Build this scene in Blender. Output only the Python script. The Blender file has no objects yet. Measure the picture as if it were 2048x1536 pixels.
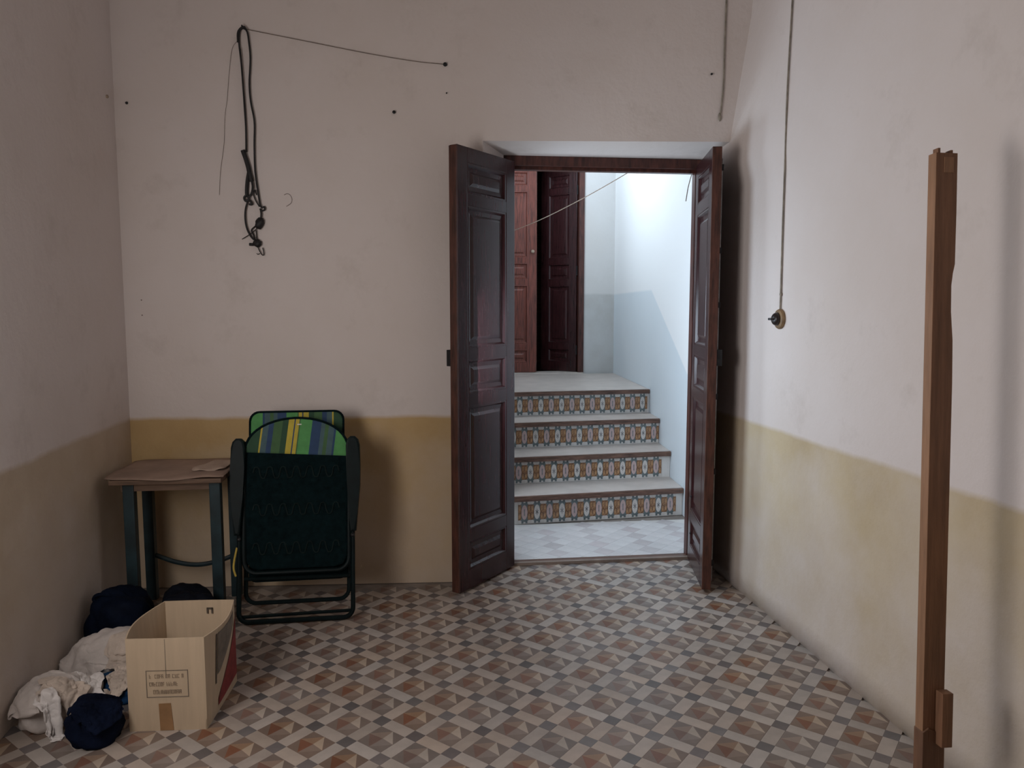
import bpy, bmesh, math, random
import numpy as np
from mathutils import Vector, Matrix
random.seed(7); np.random.seed(7)
scene = bpy.context.scene
col = scene.collection

# ------------------------------------------------------------------ camera
FPX = 1500.0
cam_d = bpy.data.cameras.new('camera'); cam = bpy.data.objects.new('camera', cam_d); col.objects.link(cam)
cam_d.sensor_fit = 'HORIZONTAL'; cam_d.sensor_width = 36.0; cam_d.lens = 36.0 * FPX / 2048.0
cam_d.clip_start = 0.05
cam.location = (0, 0, 1.5)
cam.rotation_euler = (math.radians(90 - 5.5593), 0, math.radians(-6.5859))
scene.camera = cam

# ------------------------------------------------------------------ light
scene.view_settings.view_transform = 'Standard'; scene.view_settings.look = 'None'
scene.view_settings.gamma = 1.0; scene.view_settings.use_curve_mapping = False
scene.view_settings.exposure = 0.0
W = bpy.data.worlds.new('World'); scene.world = W; W.use_nodes = True
W.node_tree.nodes['Background'].inputs[0].default_value = (0.75, 0.86, 1.0, 1)
W.node_tree.nodes['Background'].inputs[1].default_value = 1.0
def area(name, loc, direction, sx, sy, power, color):
    d = bpy.data.lights.new(name, 'AREA'); d.shape = 'RECTANGLE'; d.size = sx; d.size_y = sy
    d.energy = power; d.color = color
    o = bpy.data.objects.new(name, d); col.objects.link(o); o.location = loc
    o.rotation_euler = Vector(direction).to_track_quat('-Z', 'Z').to_euler()
    return o
# daylight through the room's tall window, through the street door at the foot of the stairs and through the high stair window
area('daylight_window', (-1.545, 1.84, 1.66), (1.0, 0.72, -0.06), 0.84, 1.76, 46.5, (1.0, 0.935, 0.90))
area('daylight_patio_door', (0.18, 4.78, 1.40), (1, 0.12, 0.0), 0.56, 2.6, 56, (0.70, 0.85, 1.0))
area('daylight_stair_window', (0.50, 6.70, 3.25), (1, -0.05, -0.12), 1.5, 0.95, 54, (0.76, 0.89, 1.0))

# ------------------------------------------------------------------ materials
def mat(name, color, rough=0.6, var=0.12, scale=6.0, bump=0.0, bscale=40.0, stretch=None, metallic=0.0,
        color2=None, detail=6.0, rnd=0.0, spec=0.5, coat=0.0, sheen=0.0):
    m = bpy.data.materials.new(name); m.use_nodes = True
    nt = m.node_tree; N = nt.nodes; L = nt.links; b = N['Principled BSDF']
    b.inputs['Roughness'].default_value = rough; b.inputs['Metallic'].default_value = metallic
    b.inputs['Specular IOR Level'].default_value = spec
    b.inputs['Coat Weight'].default_value = coat; b.inputs['Sheen Weight'].default_value = sheen
    tc = N.new('ShaderNodeTexCoord'); mp = N.new('ShaderNodeMapping'); L.new(tc.outputs['Object'], mp.inputs[0])
    if stretch: mp.inputs['Scale'].default_value = stretch
    n = N.new('ShaderNodeTexNoise'); n.inputs['Scale'].default_value = scale; n.inputs['Detail'].default_value = detail
    n.inputs['Roughness'].default_value = 0.6
    L.new(mp.outputs[0], n.inputs['Vector'])
    c = Vector(color[:3]); c2 = Vector(color2) if color2 else c * (1 - var * 2.2)
    c1 = c if color2 else Vector([min(1, k * (1 + var)) for k in c])
    r = N.new('ShaderNodeValToRGB'); r.color_ramp.elements[0].position = 0.32; r.color_ramp.elements[1].position = 0.68
    r.color_ramp.elements[0].color = (*c2, 1); r.color_ramp.elements[1].color = (*c1, 1)
    L.new(n.outputs['Fac'], r.inputs[0]); out = r.outputs[0]
    if rnd:
        oi = N.new('ShaderNodeObjectInfo'); hs = N.new('ShaderNodeHueSaturation')
        mr = N.new('ShaderNodeMapRange'); mr.inputs['To Min'].default_value = 1 - rnd; mr.inputs['To Max'].default_value = 1 + rnd
        L.new(oi.outputs['Random'], mr.inputs[0]); L.new(mr.outputs[0], hs.inputs['Value']); L.new(out, hs.inputs['Color'])
        mu = N.new('ShaderNodeMath'); mu.operation = 'MULTIPLY'; mu.inputs[1].default_value = 7.31; L.new(oi.outputs['Random'], mu.inputs[0])
        fr = N.new('ShaderNodeMath'); fr.operation = 'FRACT'; L.new(mu.outputs[0], fr.inputs[0])
        m2 = N.new('ShaderNodeMapRange'); m2.inputs['To Min'].default_value = 0.7; m2.inputs['To Max'].default_value = 1.35
        L.new(fr.outputs[0], m2.inputs[0]); L.new(m2.outputs[0], hs.inputs['Saturation']); out = hs.outputs[0]
    L.new(out, b.inputs['Base Color'])
    if bump:
        n2 = N.new('ShaderNodeTexNoise'); n2.inputs['Scale'].default_value = bscale; n2.inputs['Detail'].default_value = 5
        L.new(mp.outputs[0], n2.inputs['Vector'])
        bp = N.new('ShaderNodeBump'); bp.inputs['Strength'].default_value = bump; bp.inputs['Distance'].default_value = 0.01
        L.new(n2.outputs['Fac'], bp.inputs['Height']); L.new(bp.outputs[0], b.inputs['Normal'])
    return m

def wall_mat(name, white, ochre, edge, stain=(0.42, 0.36, 0.31), salt=0.5):
    """limewashed plaster; below `edge` metres an ochre limewash, worn white in blotches"""
    m = bpy.data.materials.new(name); m.use_nodes = True
    nt = m.node_tree; N = nt.nodes; L = nt.links; b = N['Principled BSDF']
    b.inputs['Roughness'].default_value = 0.85; b.inputs['Specular IOR Level'].default_value = 0.2
    g = N.new('ShaderNodeNewGeometry'); sep = N.new('ShaderNodeSeparateXYZ'); L.new(g.outputs['Position'], sep.inputs[0])
    def noise(s, det=5, rough=0.6):
        n = N.new('ShaderNodeTexNoise'); n.inputs['Scale'].default_value = s; n.inputs['Detail'].default_value = det
        n.inputs['Roughness'].default_value = rough
        L.new(g.outputs['Position'], n.inputs['Vector']); return n.outputs['Fac']
    def ramp(inp, p0, p1, a=0.0, c=1.0):
        r = N.new('ShaderNodeMapRange'); r.inputs['From Min'].default_value = p0; r.inputs['From Max'].default_value = p1
        r.inputs['To Min'].default_value = a; r.inputs['To Max'].default_value = c; r.clamp = True
        L.new(inp, r.inputs[0]); return r.outputs[0]
    def mix(fac, a, c):
        x = N.new('ShaderNodeMix'); x.data_type = 'RGBA'
        L.new(fac, x.inputs['Factor'])
        for s, v in ((6, a), (7, c)):
            if isinstance(v, tuple): x.inputs[s].default_value = (*v, 1)
            else: L.new(v, x.inputs[s])
        return x.outputs[2]
    base = mix(ramp(noise(1.1), 0.38, 0.75, 0, 0.5), white, tuple(w * s for w, s in zip(white, (0.86, 0.82, 0.76))))
    base = mix(ramp(noise(3.4, 8, 0.7), 0.56, 0.80, 0, 0.35), base, stain)
    oc = mix(ramp(noise(2.3, 7), 0.36, 0.70, 0, 0.55), ochre, tuple(o * s for o, s in zip(ochre, (0.72, 0.66, 0.6))))
    # salts worn through the limewash towards the floor
    add = N.new('ShaderNodeMath'); add.operation = 'ADD'
    L.new(ramp(sep.outputs['Z'], 0.0, edge, 0.62, 0.0), add.inputs[0]); L.new(ramp(noise(1.6, 6), 0.25, 0.8, -0.3, 0.6), add.inputs[1])
    oc = mix(ramp(add.outputs[0], 0.1, 0.95, 0, salt), oc, tuple(w * 0.92 for w in white))
    zz = N.new('ShaderNodeMath'); zz.operation = 'ADD'
    L.new(sep.outputs['Z'], zz.inputs[0]); L.new(ramp(noise(5, 4), 0, 1, -0.014, 0.014), zz.inputs[1])
    c = mix(ramp(zz.outputs[0], edge - 0.012, edge + 0.012), oc, base)
    L.new(c, b.inputs['Base Color'])
    bp = N.new('ShaderNodeBump'); bp.inputs['Strength'].default_value = 0.25; bp.inputs['Distance'].default_value = 0.02
    L.new(noise(9, 6), bp.inputs['Height']); L.new(bp.outputs[0], b.inputs['Normal'])
    return m

M = {}
M['wall'] = wall_mat('limewashed_wall', (0.745, 0.68, 0.655), (0.58, 0.41, 0.205), 0.93)
M['wall_worn'] = wall_mat('limewashed_wall_worn', (0.745, 0.68, 0.655), (0.60, 0.495, 0.335), 0.93, salt=1.0)
M['wall_faded'] = wall_mat('limewashed_wall_faded', (0.745, 0.68, 0.655), (0.60, 0.50, 0.385), 0.93, salt=0.8)
M['ceiling'] = mat('bounce_ceiling', (0.80, 0.76, 0.73), 0.8, 0.06, 4, stretch=(6, 1, 1))  # unseen ceiling, made pale to bounce more light into the room
M['stair_wall'] = wall_mat('stair_wall', (0.68, 0.68, 0.68), (0.58, 0.59, 0.59), 1.68, stain=(0.6, 0.6, 0.58), salt=0.0)  # greyer than the right stair wall: its weaker light is in the colour
M['plaster'] = mat('plaster', (0.72, 0.68, 0.65), 0.9, 0.05, 2.0)
M['grout'] = mat('grout', (0.30, 0.26, 0.23), 0.9, 0.1, 10)
M['door'] = mat('dark_mahogany', (0.040, 0.013, 0.014), 0.26, 0.22, 5, 0.0, 14, (14, 14, 1.2), spec=0.45)
M['frame'] = mat('frame_wood', (0.080, 0.025, 0.018), 0.42, 0.3, 5, 0.06, 14, (10, 10, 1.5))
M['stile_edge'] = mat('bead_wood', (0.085, 0.029, 0.018), 0.5, 0.3, 5, 0.06, 14, (10, 10, 1.5))  # lighter and redder than the leaf wood
M['upper_door'] = mat('lit_door_wood', (0.17, 0.045, 0.030), 0.4, 0.3, 5, 0.05, 14, (14, 14, 1.2), coat=0.2)  # upper leaf wood made redder and lighter, with light in the colour
M['iron'] = mat('black_iron', (0.02, 0.02, 0.022), 0.5, 0.2, 30, metallic=0.4)
M['steel'] = mat('dull_steel', (0.25, 0.24, 0.23), 0.45, 0.2, 30, metallic=0.8)
M['black'] = mat('black_rubber', (0.014, 0.013, 0.014), 0.6, 0.25, 60)
M['cable'] = mat('painted_cable', (0.30, 0.26, 0.21), 0.7, 0.2, 20)
M['wire'] = mat('thin_wire', (0.20, 0.16, 0.13), 0.6, 0.2, 20)
M['twine'] = mat('twine', (0.42, 0.33, 0.25), 0.9, 0.2, 80)
# floor tile glazes
def glaze(n, c, v=0.07, rnd=0.10): return mat(n, c, 0.42, v, 9, 0.03, 30, rnd=rnd, spec=0.45)
M['t_light'] = glaze('tile_beige', (0.44, 0.380, 0.335))
M['t_dark'] = glaze('tile_grey', (0.165, 0.148, 0.145), 0.08, 0.25)
M['t_taupe'] = glaze('tile_taupe', (0.215, 0.168, 0.142))
M['t_tan'] = glaze('tile_tan', (0.31, 0.222, 0.168))
M['t_cream'] = glaze('tile_cream', (0.47, 0.39, 0.32))
M['t_red'] = glaze('tile_russet', (0.215, 0.120, 0.090), 0.1, 0.2)
M['t_grey'] = glaze('tile_mushroom', (0.262, 0.210, 0.180))
# stairs
M['tread'] = mat('stair_tread', (0.56, 0.50, 0.46), 0.40, 0.06, 5, 0.02, 20)
M['riser'] = mat('riser_plaster', (0.70, 0.68, 0.66), 0.6, 0.05, 6)
M['nosing'] = mat('nosing_wood', (0.16, 0.085, 0.06), 0.5, 0.3, 5, 0.08, 20, (1.2, 14, 14))
M['lip'] = mat('worn_threshold', (0.26, 0.20, 0.165), 0.6, 0.15, 8)
M['r_white'] = mat('riser_glaze_white', (0.66, 0.63, 0.60), 0.25, 0.05, 12)
M['r_brown'] = mat('riser_glaze_brown', (0.40, 0.21, 0.10), 0.3, 0.0, 70, 0.15, 90, color2=(0.10, 0.045, 0.025), detail=2)
M['r_teal'] = mat('riser_glaze_teal', (0.16, 0.20, 0.21), 0.3, 0.2, 60)
M['r_pink'] = mat('riser_glaze_pink', (0.56, 0.42, 0.41), 0.3, 0.05, 40)
M['r_mark'] = mat('riser_glaze_mark', (0.26, 0.25, 0.26), 0.3, 0.1, 40)
# things
M['beam'] = mat('beam_wood', (0.25, 0.125, 0.068), 0.65, 0.16, 4, 0.15, 18, (9, 9, 0.8))
M['beam_light'] = mat('beam_wood_lit_pale', (0.35, 0.19, 0.105), 0.65, 0.14, 4, 0.15, 18, (9, 9, 0.8))
M['beam_dark'] = mat('beam_wood_stained', (0.17, 0.085, 0.048), 0.7, 0.16, 4, 0.15, 18, (9, 9, 0.8))
M['card'] = mat('cardboard', (0.53, 0.41, 0.285), 0.85, 0.04, 3, 0.03, 60, (12, 12, 1))
M['tape'] = mat('parcel_tape', (0.30, 0.165, 0.075), 0.35, 0.1, 10)
M['print'] = mat('dark_print', (0.11, 0.085, 0.065), 0.8, 0.2, 60)
M['redprint'] = mat('red_print', (0.24, 0.03, 0.028), 0.7, 0.15, 20)
M['greyprint'] = mat('grey_print', (0.20, 0.165, 0.13), 0.8, 0.15, 20)
M['faintprint'] = mat('faint_print', (0.33, 0.25, 0.175), 0.8, 0.15, 60)
M['teal'] = mat('teal_paint', (0.013, 0.034, 0.043), 0.5, 0.25, 8)
M['tabletop'] = mat('table_board', (0.16, 0.095, 0.06), 0.6, 0.2, 6, stretch=(1, 12, 12))
M['cover'] = mat('brown_paper', (0.34, 0.235, 0.18), 0.8, 0.14, 5, 0.2, 12)
M['paper'] = mat('pale_paper', (0.44, 0.33, 0.26), 0.8, 0.06, 8)
M['green'] = mat('dark_green_fabric', (0.004, 0.012, 0.014), 0.9, 0.2, 40, 0.2, 300, spec=0.06)
M['greenmetal'] = mat('dark_green_metal', (0.003, 0.009, 0.010), 0.5, 0.15, 20, spec=0.15)
M['cord'] = mat('elastic_cord', (0.008, 0.017, 0.017), 0.7, 0.2, 20, spec=0.15)
M['yellow'] = mat('yellow_fabric', (0.55, 0.40, 0.07), 0.7, 0.1, 20)
M['rag'] = mat('white_rag', (0.66, 0.60, 0.565), 0.9, 0.10, 7, 0.25, 60, sheen=0.2)
M['rag_cream'] = mat('cream_rag', (0.64, 0.54, 0.46), 0.9, 0.14, 7, 0.25, 60, sheen=0.2)
M['rag_bright'] = mat('bright_rag', (0.80, 0.76, 0.74), 0.9, 0.06, 7, 0.25, 60, sheen=0.2)
M['navy'] = mat('navy_cloth', (0.006, 0.010, 0.026), 0.9, 0.25, 9, 0.3, 60, spec=0.06)
M['blue'] = mat('blue_cloth', (0.015, 0.055, 0.14), 0.9, 0.25, 9, 0.3, 60, spec=0.06)
M['navybag'] = mat('navy_bag', (0.005, 0.009, 0.022), 0.7, 0.25, 9, 0.3, 40, spec=0.06)
M['bagblack'] = mat('black_bag', (0.006, 0.008, 0.014), 0.6, 0.25, 9, 0.3, 40, spec=0.1)
M['switch_base'] = mat('switch_wood', (0.25, 0.155, 0.075), 0.55, 0.2, 20)
M['bakelite'] = mat('bakelite', (0.022, 0.014, 0.013), 0.35, 0.2, 20)
M['mark'] = mat('plaster_scratch', (0.26, 0.21, 0.19), 0.9, 0.2, 40)
M['white_paint'] = mat('white_window_paint', (0.7, 0.68, 0.64), 0.5, 0.06, 6)
def striped(name, mirror=False):
    """deck-chair stripes across local X"""
    m = bpy.data.materials.new(name); m.use_nodes = True
    nt = m.node_tree; N = nt.nodes; L = nt.links; b = N['Principled BSDF']; b.inputs['Roughness'].default_value = 0.8
    tc = N.new('ShaderNodeTexCoord'); sp = N.new('ShaderNodeSeparateXYZ'); L.new(tc.outputs['Object'], sp.inputs[0])
    mr = N.new('ShaderNodeMapRange'); mr.inputs['From Min'].default_value = 0.235 if mirror else -0.25; mr.inputs['From Max'].default_value = -0.25 if mirror else 0.25
    L.new(sp.outputs['X'], mr.inputs[0])
    r = N.new('ShaderNodeValToRGB'); r.color_ramp.interpolation = 'CONSTANT'; L.new(mr.outputs[0], r.inputs[0])
    G = (0.085, 0.30, 0.09); DG = (0.022, 0.07, 0.035); BL = (0.022, 0.055, 0.13); SB = (0.06, 0.115, 0.13); YE = (0.50, 0.40, 0.05); GR = (0.055, 0.13, 0.05)
    st = [(0, DG), (0.13, YE), (0.145, SB), (0.20, BL), (0.25, GR), (0.33, DG), (0.385, YE), (0.44, BL), (0.452, YE), (0.485, GR), (0.50, G),
          (0.61, BL), (0.70, SB), (0.74, GR), (0.775, SB), (0.83, BL), (0.85, G)]
    e = r.color_ramp.elements
    e[0].position = 0; e[0].color = (*st[0][1], 1); e[1].position = st[1][0]; e[1].color = (*st[1][1], 1)
    for p, c in st[2:]:
        k = e.new(p); k.color = (*c, 1)
    n = N.new('ShaderNodeTexNoise'); n.inputs['Scale'].default_value = 30; L.new(tc.outputs['Object'], n.inputs['Vector'])
    hs = N.new('ShaderNodeHueSaturation'); m2 = N.new('ShaderNodeMapRange'); m2.inputs['To Min'].default_value = 0.75; m2.inputs['To Max'].default_value = 1.2
    L.new(n.outputs['Fac'], m2.inputs[0]); L.new(m2.outputs[0], hs.inputs['Value']); L.new(r.outputs[0], hs.inputs['Color'])
    L.new(hs.outputs[0], b.inputs['Base Color']); return m
M['stripe'] = striped('striped_fabric'); M['stripe_back'] = striped('striped_fabric_reverse', True)
def glass():
    m = bpy.data.materials.new('window_glass'); m.use_nodes = True
    nt = m.node_tree; N = nt.nodes; L = nt.links
    t = N.new('ShaderNodeBsdfTransparent'); g = N.new('ShaderNodeBsdfGlossy'); g.inputs['Roughness'].default_value = 0.02
    f = N.new('ShaderNodeFresnel'); x = N.new('ShaderNodeMixShader')
    L.new(f.outputs[0], x.inputs[0]); L.new(t.outputs[0], x.inputs[1]); L.new(g.outputs[0], x.inputs[2])
    L.new(x.outputs[0], N['Material Output'].inputs[0]); return m
M['glass'] = glass()

# ------------------------------------------------------------------ helpers
def tag(o, label=None, cat=None, group=None, kind=None):
    if label: o['label'] = label
    if cat: o['category'] = cat
    if group: o['group'] = group
    if kind: o['kind'] = kind
    return o
def link(name, me, m=None, parent=None, loc=None, rot=None, smooth=False):
    o = bpy.data.objects.new(name, me); col.objects.link(o)
    if m is not None:
        for k in (m if isinstance(m, (list, tuple)) else [m]): me.materials.append(M[k] if isinstance(k, str) else k)
    if parent is not None: o.parent = parent
    if loc is not None: o.location = loc
    if rot is not None: o.rotation_euler = rot
    if smooth: me.polygons.foreach_set('use_smooth', [True] * len(me.polygons))
    return o
def data(v, f, name='m'):
    me = bpy.data.meshes.new(name); me.from_pydata([tuple(p) for p in v], [], f); me.update(); return me
def empty(name, loc=(0, 0, 0), rz=0.0):
    o = bpy.data.objects.new(name, None); col.objects.link(o); o.location = loc; o.rotation_euler = (0, 0, rz); o.empty_display_size = 0.05
    return o
def bm_mesh(bm, name='m'):
    bmesh.ops.recalc_face_normals(bm, faces=bm.faces)
    me = bpy.data.meshes.new(name); bm.to_mesh(me); bm.free(); return me
def add_box(bm, x0, x1, y0, y1, z0, z1, M4=None):
    vs = [bm.verts.new((x, y, z)) for z in (z0, z1) for y in (y0, y1) for x in (x0, x1)]
    for q in ((0, 2, 3, 1), (4, 5, 7, 6), (0, 1, 5, 4), (2, 6, 7, 3), (0, 4, 6, 2), (1, 3, 7, 5)): bm.faces.new([vs[i] for i in q])
    if M4 is not None: bmesh.ops.transform(bm, matrix=M4, verts=vs)
    return vs
def box(x0, x1, y0, y1, z0, z1, bevel=0.0, seg=2):
    bm = bmesh.new(); add_box(bm, x0, x1, y0, y1, z0, z1)
    if bevel: bmesh.ops.bevel(bm, geom=list(bm.edges), offset=bevel, segments=seg, profile=0.7, affect='EDGES')
    return bm_mesh(bm)
def prism(poly, z0, z1):
    """vertical prism over an xy polygon; z0 may be a list per corner"""
    n = len(poly); zs = z0 if isinstance(z0, (list, tuple)) else [z0] * n
    v = [(x, y, z) for (x, y), z in zip(poly, zs)] + [(x, y, z1) for x, y in poly]
    f = [list(range(n))[::-1], list(range(n, 2 * n))] + [[i, (i + 1) % n, n + (i + 1) % n, n + i] for i in range(n)]
    bm = bmesh.new(); vs = [bm.verts.new(p) for p in v]
    for q in f: bm.faces.new([vs[i] for i in q])
    return bm_mesh(bm)
def smooth_path(pts, sub=6, closed=False):
    P = [Vector(p) for p in pts]; n = len(P); out = []
    rng = range(n if closed else n - 1)
    for i in rng:
        a = P[(i - 1) % n] if (closed or i > 0) else P[0] * 2 - P[1]
        b, c = P[i], P[(i + 1) % n]
        d = P[(i + 2) % n] if (closed or i + 2 < n) else P[-1] * 2 - P[-2]
        for k in range(sub):
            t = k / sub
            out.append(0.5 * ((2 * b) + (c - a) * t + (2 * a - 5 * b + 4 * c - d) * t * t + (3 * b - a - 3 * c + d) * t ** 3))
    if not closed: out.append(P[-1])
    return out
def add_tube(bm, path, r, sides=8, closed=False, cap=True):
    P = [Vector(p) for p in path]; n = len(P); rings = []
    rr = r if isinstance(r, (list, tuple)) else [r] * n
    up = Vector((0.137, 0.211, 0.968)); prev = None
    for i in range(n):
        a = P[(i - 1) % n] if (closed or i > 0) else P[i]; b = P[(i + 1) % n] if (closed or i + 1 < n) else P[i]
        t = (b - a).normalized() if (b - a).length > 1e-9 else Vector((0, 0, 1))
        u = (prev if prev is not None else up); u = u - t * u.dot(t)
        if u.length < 1e-4: u = Vector((1, 0, 0)) - t * t.x
        u.normalize(); prev = u; w = t.cross(u)
        rings.append([bm.verts.new(P[i] + (u * math.cos(2 * math.pi * k / sides) + w * math.sin(2 * math.pi * k / sides)) * rr[i]) for k in range(sides)])
    for i in range(n if closed else n - 1):
        A, B = rings[i], rings[(i + 1) % n]
        for k in range(sides): bm.faces.new((A[k], A[(k + 1) % sides], B[(k + 1) % sides], B[k]))
    if cap and not closed:
        bm.faces.new(rings[0][::-1]); bm.faces.new(rings[-1])
def tube(path, r, sides=8, closed=False):
    bm = bmesh.new(); add_tube(bm, path, r, sides, closed); return bm_mesh(bm)
def lathe(prof, n=24, axis='Z'):
    v = []; f = []
    for r, z in prof:
        for k in range(n):
            a = 2 * math.pi * k / n; v.append((r * math.cos(a), r * math.sin(a), z))
    for i in range(len(prof) - 1):
        for k in range(n): f.append((i * n + k, i * n + (k + 1) % n, (i + 1) * n + (k + 1) % n, (i + 1) * n + k))
    f.append(list(range(n))[::-1]); f.append([(len(prof) - 1) * n + k for k in range(n)])
    bm = bmesh.new(); vs = [bm.verts.new(p) for p in v]
    for q in f:
        try: bm.faces.new([vs[i] for i in q])
        except ValueError: pass
    bmesh.ops.remove_doubles(bm, verts=bm.verts, dist=1e-5)
    return bm_mesh(bm)
def rounded_rect(x0, x1, z0, z1, r, n=6, r2=None):
    """corner-rounded outline in xz, counter-clockwise; r for the top corners, r2 for the bottom ones"""
    r2 = r if r2 is None else r2; out = []
    for cx, cz, a0, q in ((x1 - r2, z0 + r2, -90, r2), (x1 - r, z1 - r, 0, r), (x0 + r, z1 - r, 90, r), (x0 + r2, z0 + r2, 180, r2)):
        for k in range(n + 1):
            a = math.radians(a0 + 90 * k / n); out.append((cx + q * math.cos(a), cz + q * math.sin(a)))
    return out
def slab_xz(poly, y0, y1, bevel=0.0):
    """outline in xz extruded along y"""
    bm = bmesh.new(); n = len(poly)
    A = [bm.verts.new((x, y0, z)) for x, z in poly]; B = [bm.verts.new((x, y1, z)) for x, z in poly]
    fa = bm.faces.new(A); fb = bm.faces.new(B[::-1])
    for i in range(n): bm.faces.new((A[i], A[(i + 1) % n], B[(i + 1) % n], B[i]))
    if bevel:
        es = [e for e in bm.edges if (e.verts[0].co.y == e.verts[1].co.y)]
        bmesh.ops.bevel(bm, geom=es, offset=bevel, segments=2, profile=0.6, affect='EDGES')
    return bm_mesh(bm)
def ybw(x): return 4.064 - 0.06 * x          # room face of the far wall
def xlw(y): return -1.512 - 0.046 * (y - 3.0)  # room face of the window wall
def xrw(y): return 1.676 - 0.018 * (y - 3.0)   # room face of the switch wall
ZC = 3.85; YF = -1.9

# ------------------------------------------------------------------ setting
me = prism([(-2.3, YF - 0.3), (2.4, YF - 0.3), (2.4, 5.4), (-2.3, 5.4)], -0.12, -0.004)
floor = tag(link('floor', me, 'grout'), 'floor of small beige, grey and russet patterned tiles', kind='structure')

# far wall with the doorway splayed through it
bm = bmesh.new()
def add_prism(bm, poly, z0, z1):
    n = len(poly); zs = z0 if isinstance(z0, (list, tuple)) else [z0] * n
    a = [bm.verts.new((x, y, z)) for (x, y), z in zip(poly, zs)]; b = [bm.verts.new((x, y, z1)) for x, y in poly]
    bm.faces.new(a[::-1]); bm.faces.new(b)
    for i in range(n): bm.faces.new((a[i], a[(i + 1) % n], b[(i + 1) % n], b[i]))
add_prism(bm, [(-1.80, ybw(-1.8)), (0.312, ybw(0.312)), (0.452, 4.30), (0.452, 4.46), (-1.80, 4.46)], 0, ZC)
add_prism(bm, [(0.312, ybw(0.312)), (1.95, ybw(1.95)), (1.95, 4.30), (1.95, 4.46), (0.452, 4.46), (0.452, 4.30)], [2.392, 2.405, 2.376, 2.376, 2.370, 2.370], ZC)
tag(link('wall_back', bm_mesh(bm), 'wall'), 'white limewashed wall with ochre dado around the doorway', kind='structure')

# switch wall: a slightly uneven old surface leaning out near the far corner
def rw_x(y, z):
    x = xrw(y)
    k = max(0.0, min(1.0, (y - 3.2) / 0.8)); k = k * k * (3 - 2 * k)
    if z > 2.2: x += k * max(-0.035, min(0.075, (z - 2.58) * 0.145))
    return x + 0.004 * math.sin(1.7 * y + 2.1 * z) + 0.003 * math.sin(4.1 * y - 1.3 * z + 1)
ny, nz = 60, 34; v = []; f = []
for i in range(ny + 1):
    y = YF + (4.46 - YF) * i / ny
    for j in range(nz + 1):
        z = ZC * j / nz; v.append((rw_x(y, z), y, z))
for i in range(ny):
    for j in range(nz):
        a = i * (nz + 1) + j; f.append((a, a + 1, a + nz + 2, a + nz + 1))
n0 = len(v); v += [(2.0, YF, 0), (2.0, YF, ZC), (2.0, 4.46, 0), (2.0, 4.46, ZC)]
f.append((n0, n0 + 2, n0 + 3, n0 + 1))
f.append([j for j in range(nz + 1)][::-1] + [n0, n0 + 1]); f.append([ny * (nz + 1) + j for j in range(nz + 1)] + [n0 + 3, n0 + 2])
f.append([i * (nz + 1) for i in range(ny + 1)] + [n0 + 2, n0]); f.append([i * (nz + 1) + nz for i in range(ny + 1)][::-1] + [n0 + 1, n0 + 3])
o = link('wall_right', data(v, f), 'wall_worn', smooth=False); tag(o, 'white limewashed wall with a worn ochre dado and round switch', kind='structure')
for p in o.data.polygons[:ny * nz]: p.use_smooth = True

# window wall (the window lies beside the camera, out of the picture)
WY0, WY1, WZ0, WZ1 = 1.38, 2.30, 0.74, 2.60
bm = bmesh.new()
def lw_piece(y0, y1, z0, z1): add_prism(bm, [(xlw(y0), y0), (xlw(y1), y1), (xlw(y1) - 0.32, y1), (xlw(y0) - 0.32, y0)], z0, z1)
lw_piece(YF, WY0, 0, ZC); lw_piece(WY1, 4.46, 0, ZC); lw_piece(WY0, WY1, 0, WZ0); lw_piece(WY0, WY1, WZ1, ZC)
tag(link('wall_left', bm_mesh(bm), 'wall_faded'), 'plain white limewashed wall with a faded ochre dado beside the table', kind='structure')
tag(link('wall_front', box(-1.9, 2.1, YF - 0.2, YF, 0, ZC), 'wall'), kind='structure')
tag(link('ceiling', box(-2.0, 2.1, YF - 0.2, 4.46, ZC, ZC + 0.15), 'ceiling'), kind='structure')
win = tag(empty('window_1', (-1.55, (WY0 + WY1) / 2, WZ0)), kind='structure')
def to_local(o): o.matrix_parent_inverse = o.parent.matrix_world.inverted()
bpy.context.view_layer.update()
bm = bmesh.new(); xa, xb = -1.535, -1.485
for q in ((WY0, WY0 + 0.06, WZ0, WZ1), (WY1 - 0.06, WY1, WZ0, WZ1), (WY0, WY1, WZ0, WZ0 + 0.06), (WY0, WY1, WZ1 - 0.06, WZ1), (1.815, 1.865, WZ0, WZ1)):
    add_box(bm, xa, xb, *q)
o = link('window_frame', bm_mesh(bm), 'white_paint', win); to_local(o)
for y0, y1 in ((WY0 + 0.05, 1.825), (1.855, WY1 - 0.05)):
    o = link('pane', box(-1.512, -1.508, y0, y1, WZ0 + 0.05, WZ1 - 0.05), 'glass', win); to_local(o)
o = link('window_sill', box(-1.64, -1.40, WY0 - 0.03, WY1 + 0.03, WZ0 - 0.03, WZ0 + 0.002), 'white_paint', win); to_local(o)

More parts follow.
